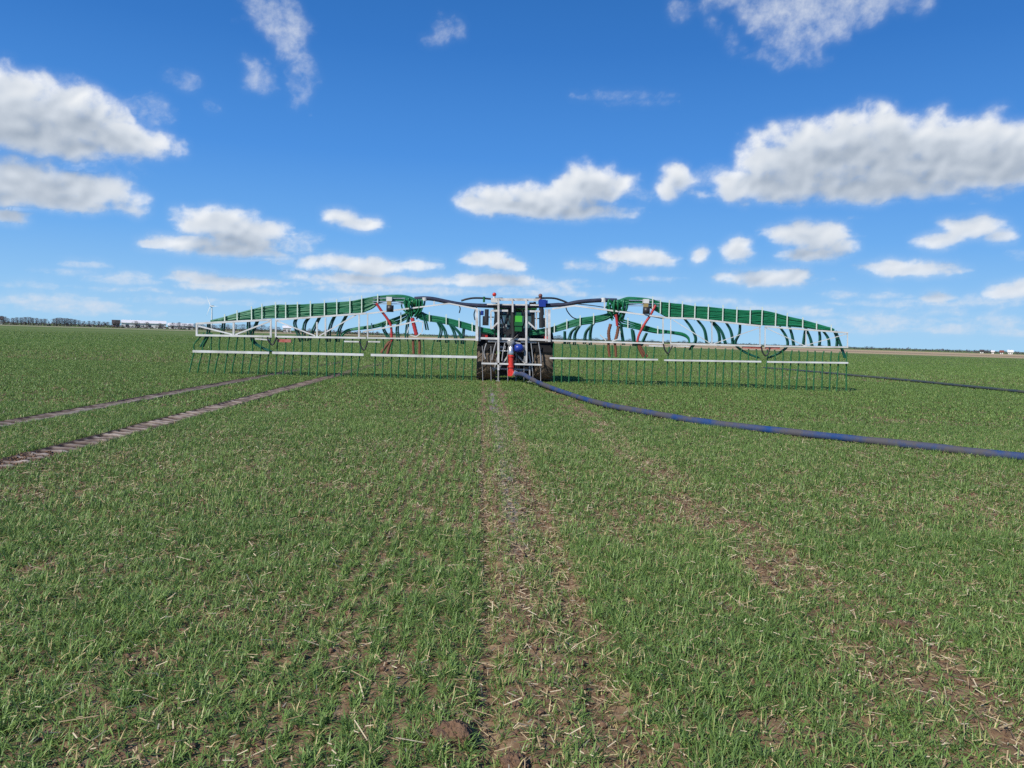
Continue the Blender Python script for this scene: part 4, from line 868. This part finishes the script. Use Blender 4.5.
# ------------------------------------------------------------------ tractor
tr = empty('tractor', (1.28, 29.0, 0))
tag(tr, 'dark green farm tractor with muddy tyres carrying the slurry boom', 'tractor')
def wheel(x, y, r, wd, name='wheel'):
    w_ = MB()
    hw = wd / 2
    prof = [(-hw * .72, r * .60), (-hw * .98, r * .72), (-hw, r * .86), (-hw * .82, r * .955), (-hw * .4, r * .975), (0, r * .98), (hw * .4, r * .975), (hw * .82, r * .955), (hw, r * .86), (hw * .98, r * .72), (hw * .72, r * .60)]
    w_.lathe(prof, (0, 0, 0), 'x', 44, 0)
    nl = 22
    for side in (-1, 1):
        for k in range(nl):
            a0 = 2 * math.pi * (k + (.5 if side > 0 else 0)) / nl
            pr_ = []
            for t in np.linspace(0, 1, 5):
                xx = side * hw * (.02 + .96 * t); a = a0 + .30 * t
                rr = r * (1.0 - .03 * t * t); pr_.append((xx, a, rr))
            vs = []
            for (xx, a, rr) in pr_:
                for da in (-.05, .05):
                    for q_ in (.93, 1.0):
                        vs.append((xx, math.cos(a + da) * rr * q_, math.sin(a + da) * rr * q_))
            fs = []
            for j in range(4):
                b = j * 4
                fs += [(b + 1, b + 3, b + 7, b + 5), (b, b + 1, b + 5, b + 4), (b + 2, b + 6, b + 7, b + 3)]
            fs += [(0, 2, 3, 1), (16, 17, 19, 18)]
            w_.add(vs, fs, 1)
    t = w_.build('tyre', [M['tyre'], M['lug']])
    rm = MB(); s = 1 if x > 0 else -1
    rm.lathe([(-hw * .7, r * .61), (-hw * .5, r * .56), (hw * .5, r * .56), (hw * .7, r * .61)], (0, 0, 0), 'x', 30)
    rm.lathe([(s * hw * .2, r * .56), (s * hw * .1, r * .3), (s * hw * .3, r * .26), (s * hw * .32, .01)], (0, 0, 0), 'x', 30)
    wr = empty(name); wr.parent = tr; wr.location = (x, y, r * .985)
    t.parent = wr
    r_ = rm.build('rim', M['dkgreen'], wr)
    return wr
wheel(-1.06, .05, .90, .72); wheel(1.06, .05, .90, .72)
wheel(-1.0, 2.75, .64, .48); wheel(1.0, 2.75, .64, .48)
mb = MB(); mb.box((0, .0, .85), (1.0, .7, .62)); mb.box((0, 1.6, .88), (.5, 2.8, .5)); mb.cyl((-1.0, .05, .86), (1.0, .05, .86), .13, 12); mb.cyl((-.95, 2.75, .63), (.95, 2.75, .63), .09, 12)
mb.box((0, -.32, .62), (.36, .3, .34)); mb.box((0, .1, .42), (1.35, .4, .42)); mb.box((0, -.2, 1.18), (1.1, .2, .5)); mb.box((-.36, -.42, .45), (.12, .5, .12)); mb.box((.36, -.42, .45), (.12, .5, .12)); mb.build('chassis', M['dark'], tr)  # the wide low box also stands in for the dark shade between the tyres
for s in (-1, 1):
    mb = MB()
    # curved mudguard
    prof = []
    for k in range(12):
        a = R(15 + k * 13); prof.append((math.cos(a) * .98, math.sin(a) * .98 + .86))
    for j in range(11):
        (ya, za), (yb, zb) = prof[j], prof[j + 1]
        x0, x1 = s * .62, s * 1.40
        mb.add([(x0, -ya + .05, za), (x1, -ya + .05, za), (x1, -yb + .05, zb), (x0, -yb + .05, zb), (x0, -ya + .05, za + .03), (x1, -ya + .05, za + .03), (x1, -yb + .05, zb + .03), (x0, -yb + .05, zb + .03)],
               [(0, 1, 2, 3), (7, 6, 5, 4), (0, 4, 5, 1), (1, 5, 6, 2), (2, 6, 7, 3), (3, 7, 4, 0)])
    mg = mb.build('mudguard', M['dull_black'], tr)
    mb = MB(); mb.box((s * 1.15, -.72, 1.66), (.22, .06, .1)); mb.build('tail_lamp', M['lamp'], tr)
    mb = MB(); mb.bar((s * .38, -.1, .55), (s * .42, -.75, .50), .07, .1); mb.build('lower_link', M['dark'], tr)
    mb = MB(); mb.box((s * 1.12, 1.15, 2.25), (.24, .06, .36)); mb.bar((s * .8, 1.2, 2.4), (s * 1.12, 1.2, 2.4), .04, .04); mb.build('mirror', M['black'], tr)
# cab
cab = MB()
cp = [(-.72, .0), (.72, .0), (.78, 1.45), (-.78, 1.45)]
for (x, y) in cp: cab.bar((x, y, 1.35), (x * .93, y + (.08 if y < 1 else -.12), 2.70), .09, .09)
cab.bar((-.72, .0, 1.38), (.72, .0, 1.38), .10, .1); cab.bar((-.70, .06, 2.02), (-.70, 1.4, 1.6), .05, .05)
cab.box((0, .75, 1.22), (1.50, 1.5, .26)); cab.box((0, .02, 1.58), (.62, .06, .34))
cb = cab.build('cab', M['dark'], tr)
rf = MB()
rf.box((0, .72, 2.76), (1.56, 1.72, .12)); rf.box((0, .72, 2.84), (1.36, 1.5, .08)); rf.build('roof', M['dkgreen'], cb)
mb = MB(); mb.add([(-.66, .03, 1.46), (.66, .03, 1.46), (.62, .085, 2.66), (-.62, .085, 2.66)], [(0, 1, 2, 3)]); mb.build('rear_window', M['glass'], cb)
for s in (-1, 1):
    mb = MB(); mb.add([(s * .735, .1, 1.40), (s * .775, 1.40, 1.40), (s * .715, 1.28, 2.66), (s * .68, .12, 2.66)], [(0, 1, 2, 3)]); mb.build('side_window', M['glass'], cb)
mb = MB(); mb.add([(-.70, 1.44, 1.40), (.70, 1.44, 1.40), (.66, 1.35, 2.66), (-.66, 1.35, 2.66)], [(0, 1, 2, 3)]); mb.build('windscreen', M['glass'], cb)
mb = MB(); mb.box((0, .7, 1.62), (.5, .46, .14)); mb.box((0, .46, 1.98), (.46, .14, .62)); mb.build('seat', M['black'], cb)
hd = MB(); hd.box((0, 2.45, 1.48), (.78, 2.0, .62)); hd.box((0, 2.45, 1.82), (.62, 1.9, .10)); hd.build('bonnet', M['dkgreen'], tr)
mb = MB(); mb.cyl((.6, 1.6, 1.6), (.6, 1.6, 2.7), .06, 10); mb.build('exhaust', M['dark'], tr)

# ------------------------------------------------------------------ drag hoses lying on the crop
h0 = [(1.96,24.90),(2.39,22.79),(2.96,18.70),(3.72,16.56),(4.39,15.04),(5.42,13.78),(6.36,12.85),(7.25,11.99),(8.16,11.10)]
rs = [Vector((1.28 + a[0], 28 + a[1], a[2])) for a in off([(0.01,0.00,0.31),(0.21,0.00,0.26)], -.22)]
path = [rs[0], Vector((1.50, 27.1, .345)), Vector((1.72, 26.3, .25)), Vector((1.98, 25.3, .155))] + [Vector((x, y, .085)) for x, y in h0[1:]] + [Vector((11.2, 9.3, .085)), Vector((15.5, 7.6, .085))]
mb = MB(); pth = catmull(path, 14)
qq = Noise2(50)
mb.tube(pth, [.068 + .020 * max(0, 1 - i / 60) + .012 * float(qq(np.array(i * .21), np.array(.5))) for i in range(len(pth))], 14)
dh = mb.build('drag_hose', M['drag'])
tag(dh, 'thick blue drag hose with grey mud patches snaking from the red inlet across the crop', 'hose')
h1 = [(21.25,27.28),(21.40,29.35),(21.34,33.32),(21.23,37.12),(20.68,42.20),(20.54,43.73)]
path = [Vector((21.4, 23, .08))] + [Vector((x, y, .085)) for x, y in h1] + [Vector((20.0, 48.5, .07)), Vector((19.4, 52, .06))]
mb = MB(); mb.tube(catmull(path, 10), .06, 12)
tag(mb.build('drag_hose', M['drag2']), 'dark muddy drag hose lying straight in the far crop right of the boom', 'hose')

# ------------------------------------------------------------------ far off: turbine, barns, houses, trees
tb = empty('wind_turbine', [(-976.2,2836.7,23.5)][0][:2] + (0,))
tag(tb, 'white three bladed wind turbine standing far off behind the left boom tip', 'wind turbine')
HH = [(-975.2,2837.1,79.8)][0][2]
mb = MB(); mb.tube([(0, 0, 0), (0, 0, HH)], [3.0, 1.7], 12); mb.build('tower', M['turb'], tb)
mb = MB(); mb.box((0, 2, HH + 1.5), (5, 13, 5)); mb.sphere((0, -6, HH + 1.2), 2.6, 8); mb.build('nacelle', M['turb'], tb)
for a in (-30, 90, 210):
    mb = MB(); d = Vector((math.sin(R(a)), 0, math.cos(R(a)))); pp = Vector((d.z, 0, -d.x)); c0 = Vector((0, -6.5, HH + 1.2)); Lb = 44
    yv = Vector((0, .5, 0))
    mb.add([c0 + pp * 1, c0 - pp * 1, c0 + d * 9 + pp * 2.4, c0 + d * 9 - pp * .9, c0 + d * Lb, c0 + pp * 1 + yv * 2, c0 - pp * 1 + yv * 2, c0 + d * 9 + pp * 2.4 + yv, c0 + d * 9 - pp * .9 + yv, c0 + d * Lb + yv * .4],
           [(0, 1, 3, 2), (2, 3, 4), (5, 7, 8, 6), (7, 9, 8), (0, 2, 7, 5), (1, 6, 8, 3), (2, 4, 9, 7), (3, 8, 9, 4)])
    mb.build('blade', M['turb'], tb)
tb.rotation_euler = (0, 0, R(-30))

def building(name, x0, x1, D_, he, hr, dep, wm, rm_, label, cat, wins=3, gable=True):
    rz = -math.atan2((x0[0] + x1[0]) / 2, (x0[1] + x1[1]) / 2)
    cx, cy = (x0[0] + x1[0]) / 2, (x0[1] + x1[1]) / 2
    Lw = math.hypot(x1[0] - x0[0], x1[1] - x0[1])
    o = empty(name, (cx, cy, 0), rz); tag(o, label, cat)
    mb = MB(); h = Lw / 2
    mb.add([(-h, 0, 0), (h, 0, 0), (h, dep, 0), (-h, dep, 0), (-h, 0, he), (h, 0, he), (h, dep, he), (-h, dep, he), (-h, dep / 2, hr), (h, dep / 2, hr)],
           [(0, 1, 5, 4), (1, 2, 6, 9, 5), (2, 3, 7, 6), (3, 0, 4, 8, 7)])
    mb.build('wall', wm, o)
    mb = MB(); e = .5; t = .25
    mb.add([(-h - e, -e, he - .15), (h + e, -e, he - .15), (h + e, dep / 2, hr + .05), (-h - e, dep / 2, hr + .05), (h + e, dep + e, he - .15), (-h - e, dep + e, he - .15),
            (-h - e, -e, he + t), (h + e, -e, he + t), (h + e, dep / 2, hr + t + .1), (-h - e, dep / 2, hr + t + .1), (h + e, dep + e, he + t), (-h - e, dep + e, he + t)],
           [(0, 1, 2, 3), (3, 2, 4, 5), (6, 9, 8, 7), (9, 11, 10, 8), (0, 6, 7, 1), (5, 4, 10, 11), (0, 3, 9, 6), (3, 5, 11, 9), (1, 7, 8, 2), (2, 8, 10, 4)])
    mb.build('roof', rm_, o)
    for k in range(wins):
        mb = MB(); xx = -h + Lw * (k + .5) / wins; mb.box((xx, -.03, he * .42), (min(Lw / wins * .3, 2.6), .1, he * .5)); mb.build('window' if he < 5 else 'door', M['window'], o)
    return o
def far2(a): return a[0][:2], a[1][:2]
B_ = [(([(-266.1,582.0,4.9),(-238.5,593.9,5.9)]), 3.6, 5.6, 30, M['wallw'], M['roofw'], 'longest white barn in the left tree line, beside the red brick house', 'barn', 4),
      (([(-252.1,631.6,6.3),(-234.7,638.2,6.9)]), 2.6, 4.6, 24, M['wallw'], M['roofw'], 'shorter white barn right of the longest white barn', 'barn', 3),
      (([(-254.5,543.3,4.5),(-250.6,545.2,4.6)]), 2.6, 5.0, 8, M['brick'], M['slate'], 'red brick house at the left end of the white barns', 'house', 2),
      (([(-290.6,478.7,2.1),(-289.8,479.2,2.1)]), 3.0, 4.6, 8, M['wallw'], M['slate'], 'tiny white house at the left edge of the photo', 'house', 1),
      (([(-157.6,620.3,2.6),(-151.7,621.8,2.8)]), 3.4, 5.0, 12, M['wallw'], M['roofw'], 'white shed seen through the left boom truss', 'shed', 2),
      (([(354.4,532.9,-1.3),(356.1,531.8,-1.2)]), 1.3, 2.2, 6, M['wallw'], M['slate'], 'white cottage left of the bare tree clump on the right horizon', 'house', 1),
      (([(315.2,462.9,-0.7),(316.1,462.3,-0.7)]), 1.4, 1.9, 5, M['wallw'], M['roofw'], 'small bright white shed right of the tree clump on the right horizon', 'shed', 1),
      (([(341.6,493.3,-0.7),(342.9,492.3,-0.6)]), 1.2, 2.1, 6, M['wallw'], M['brick'], 'low house with reddish roof on the right horizon', 'house', 1),
      (([(345.2,490.8,-0.5),(347.2,489.3,-0.4)]), 1.4, 2.5, 6, M['wallw'], M['roofw'], 'pale gabled house near the right edge of the photo', 'house', 2)]
for (pp, he, hr, dep, wm, rm_, lab, cat, wn) in B_:
    building('barn' if cat == 'barn' else cat, pp[0][:2], pp[1][:2], 0, he, hr, dep, wm, rm_, lab, cat, wn)

# trees: bare winter crowns of many fine twigs with gaps
def tree_proto(h, wd, m, seed, bushy):
    q = random.Random(seed); o = empty('tree')
    tk = MB(); tk.tube([(0, 0, 0), (.1, 0, h * .3), (0, .1, h * .62)], [.03 * h, .022 * h, .008 * h], 6)
    cr = MB()
    for k in range(9):
        a = q.uniform(0, 6.28); z0 = h * q.uniform(.15, .5); rr = wd * q.uniform(.25, .48)
        tk.tube([(0, 0, z0), (math.cos(a) * rr * .5, math.sin(a) * rr * .5, z0 + h * .14), (math.cos(a) * rr, math.sin(a) * rr, z0 + h * q.uniform(.22, .4))], [.013 * h, .009 * h, .004 * h], 4)
    for k in range(1500 if bushy else 1000):
        t = q.random(); lump = .75 + .25 * math.sin(t * 9 + seed)
        a = q.uniform(0, 6.28); zz = h * (.08 + .92 * q.random() ** .85) if bushy else h * (.22 + .78 * q.random() ** .9)
        e = math.sqrt(max(.02, 1 - ((zz / h - .5) / .56) ** 2)); rr = wd * .5 * e * math.sqrt(q.random()) * (.7 + .4 * math.sin(a * 3 + seed))
        c = Vector((math.cos(a) * rr, math.sin(a) * rr, zz)); s = h * q.uniform(.018, .05)
        d1 = Vector((q.gauss(0, 1), q.gauss(0, 1), q.gauss(0, 1) + .5)).normalized() * s; d2 = Vector((q.gauss(0, 1), q.gauss(0, 1), q.gauss(0, 1))).normalized() * s * .6
        cr.add([c - d1, c + d2, c + d1], [(0, 1, 2)])
    t_ = tk.build('trunk', M['trunk'], o); c_ = cr.build('crown', m, o)
    return o
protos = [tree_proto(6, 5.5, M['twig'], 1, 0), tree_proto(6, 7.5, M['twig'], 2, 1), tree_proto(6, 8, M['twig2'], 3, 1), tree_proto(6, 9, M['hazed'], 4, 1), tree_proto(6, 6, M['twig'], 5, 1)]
used_p = set()
def plant(pt, pi, label, group, wf=1.0):
    x, y, h = pt
    o = protos[pi] if pi not in used_p else copy_tree(protos[pi])
    used_p.add(pi)
    o.location = (x, y, -.05); o.rotation_euler = (0, 0, random.uniform(0, 6.28)); s = max(h * .80, 1.2) / 6.0; o.scale = (s * wf, s * wf, s)
    tag(o, label, 'tree', group)
LW = 'bare brown tree in the far tree line left of the white barns'
for p in [(-289.1,479.6,6.1),(-277.1,463.5,4.9),(-285.2,482.0,5.3),(-283.4,483.0,5.9),(-281.6,484.0,5.8),(-279.8,485.1,6.2),(-278.0,486.1,6.4),(-276.2,487.1,5.8),(-284.2,505.6,6.0),(-272.5,489.2,5.2),(-270.7,490.2,5.4),(-266.5,492.5,5.7),(-265.1,493.3,6.4),(-263.6,494.1,6.7),(-261.7,495.1,6.4),(-260.3,495.8,6.4),(-258.4,496.8,6.1),(-256.4,497.9,5.7),(-254.5,498.9,5.1),(-252.0,500.1,4.6),(-249.5,501.3,4.8),(-247.0,502.6,5.0),(-244.5,503.8,4.8),(-241.9,505.0,4.6),(-239.9,506.0,4.6)]:
    plant(p, random.choice([0, 1, 4, 1]), LW, 'bare trees left of the barns', random.uniform(.9, 1.4))
plant([(-311.1,513.0,6.9)][0], 2, 'dark evergreen tree at the left edge behind the tiny white house', None, 1.0)
plant([(-245.7,530.9,6.2)][0], 2, 'dark tree in front of the red brick house by the barns', None, 1.2)
LB = 'bare brown tree standing in front of the white barns'
for p in [(-241.2,549.4,6.2),(-219.2,515.3,5.4),(-212.0,518.3,4.9),(-219.4,558.5,5.8),(-215.7,559.9,6.3)]: plant(p, random.choice([0, 1]), LB, 'trees before the barns', 1.1)
LC = 'dark bare tree in the far tree line behind the left boom wing'
for p in [(-197.9,523.9,5.1),(-195.0,524.9,5.1),(-191.5,526.2,5.6),(-188.0,527.5,5.1),(-184.5,528.7,4.8),(-180.9,530.0,4.8),(-176.7,531.4,5.1),(-172.5,532.8,5.5),(-167.6,534.3,5.8),(-163.3,535.7,6.1),(-158.9,537.0,6.0),(-155.2,538.1,6.3),(-151.4,539.2,5.9),(-146.3,540.6,5.1),(-141.2,541.9,4.7),(-138.7,583.7,4.6),(-138.2,604.4,4.7),(-137.4,625.1,4.5),(-133.4,636.2,4.2),(-127.1,637.4,4.0),(-120.9,638.7,3.8),(-114.6,639.8,3.9),(-108.2,640.9,3.6),(-101.8,642.0,3.4),(-93.8,643.2,3.4),(-85.7,644.3,3.4)]:
    plant(p, random.choice([1, 4, 3]), LC, 'trees behind the left wing', random.uniform(1.1, 1.7))
LD = 'low hazy tree on the far horizon behind the boom centre and right wing'
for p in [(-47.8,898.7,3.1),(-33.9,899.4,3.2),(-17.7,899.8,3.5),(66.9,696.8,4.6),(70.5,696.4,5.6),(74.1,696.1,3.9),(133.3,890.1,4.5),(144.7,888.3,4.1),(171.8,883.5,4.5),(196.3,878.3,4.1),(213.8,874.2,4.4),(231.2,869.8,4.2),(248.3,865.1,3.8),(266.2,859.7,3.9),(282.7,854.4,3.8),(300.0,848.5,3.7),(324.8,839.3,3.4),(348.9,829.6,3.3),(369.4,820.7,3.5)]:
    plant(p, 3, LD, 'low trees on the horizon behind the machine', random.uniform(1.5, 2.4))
for p in [(308.6,467.3,2.0),(366.3,549.0,2.6),(380.1,563.8,2.6),(373.6,544.1,2.2),(388.5,558.1,2.5),(392.1,555.6,2.8),(384.5,536.4,2.3)]: plant(p, 1, 'bare brown tree behind the little houses on the right horizon', 'trees behind the right houses', 1.6)
LE = 'small blue grey tree in the low tree line on the right horizon'
for p in [(347.6,720.5,3.0),(354.7,717.1,2.5),(363.9,712.4,3.4),(367.7,710.5,3.4),(373.8,707.3,2.1),(378.2,704.9,2.6),(384.9,701.3,1.9),(392.2,697.3,1.8),(398.6,693.6,1.5),(404.9,690.0,2.1),(409.8,687.1,2.0),(415.3,683.8,1.8),(420.7,680.5,1.7),(425.3,677.6,1.9),(429.9,674.7,2.6),(435.2,671.3,1.9),(439.6,668.4,2.3),(455.3,657.8,2.2),(460.1,654.5,2.6),(464.9,651.1,2.4),(469.0,648.1,2.1)]:
    plant(p, 3, LE, 'low tree line on the right horizon', random.uniform(1.4, 2.2))
LF = 'taller brown tree of the clump beside the white cottage on the right horizon'
for p in [(356.7,531.4,3.1),(358.2,530.4,3.4),(359.7,529.3,3.2)]: plant(p, 1, LF, 'tree clump on the right horizon', 1.2)

# low hedge under the far trees, one unbroken mass of twigs
def hedge(pts, h, name_lbl, m):
    V = []; q = np.random.default_rng(9)
    for (a, b) in zip(pts[:-1], pts[1:]):
        L_ = math.hypot(b[0] - a[0], b[1] - a[1]); n = int(L_ * 9)
        t = q.random(n); x = a[0] + (b[0] - a[0]) * t + q.normal(0, .8, n); y = a[1] + (b[1] - a[1]) * t + q.normal(0, 1.2, n)
        z = q.random(n) ** 1.2 * h * (.65 + .5 * gn.fbm(x * .05, y * .05, 3))
        c = np.stack([x, y, z], -1); s = q.uniform(.2, .55, (n, 1)) * 1.3
        V.append(np.stack([c - q.normal(0, 1, (n, 3)) * s, c + q.normal(0, 1, (n, 3)) * s, c + q.normal(0, 1, (n, 3)) * s], 1))
    V = np.concatenate(V).reshape(-1, 3); V[:, 2] = np.maximum(V[:, 2], 0)
    n = len(V) // 3
    tag(np_mesh('hedge', V, np.arange(3 * n), np.arange(n) * 3, m), name_lbl, kind='stuff')
hedge([p[:2] for p in [(-323.8,475.2,0.4),(-298.6,491.4,1.5),(-270.7,507.3,1.3),(-243.1,515.6,1.7),(-194.2,541.2,2.1),(-131.3,564.9,2.1),(-68.7,656.4,1.3)]], 2.6, 'low bare hedge running under the far trees on the left', M['twig'])
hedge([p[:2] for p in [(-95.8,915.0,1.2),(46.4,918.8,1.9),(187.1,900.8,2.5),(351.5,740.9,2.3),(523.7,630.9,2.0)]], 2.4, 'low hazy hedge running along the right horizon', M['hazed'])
for i, pobj in enumerate(protos):
    if i not in used_p:
        for ch in list(pobj.children): bpy.data.objects.remove(ch)
        bpy.data.objects.remove(pobj)
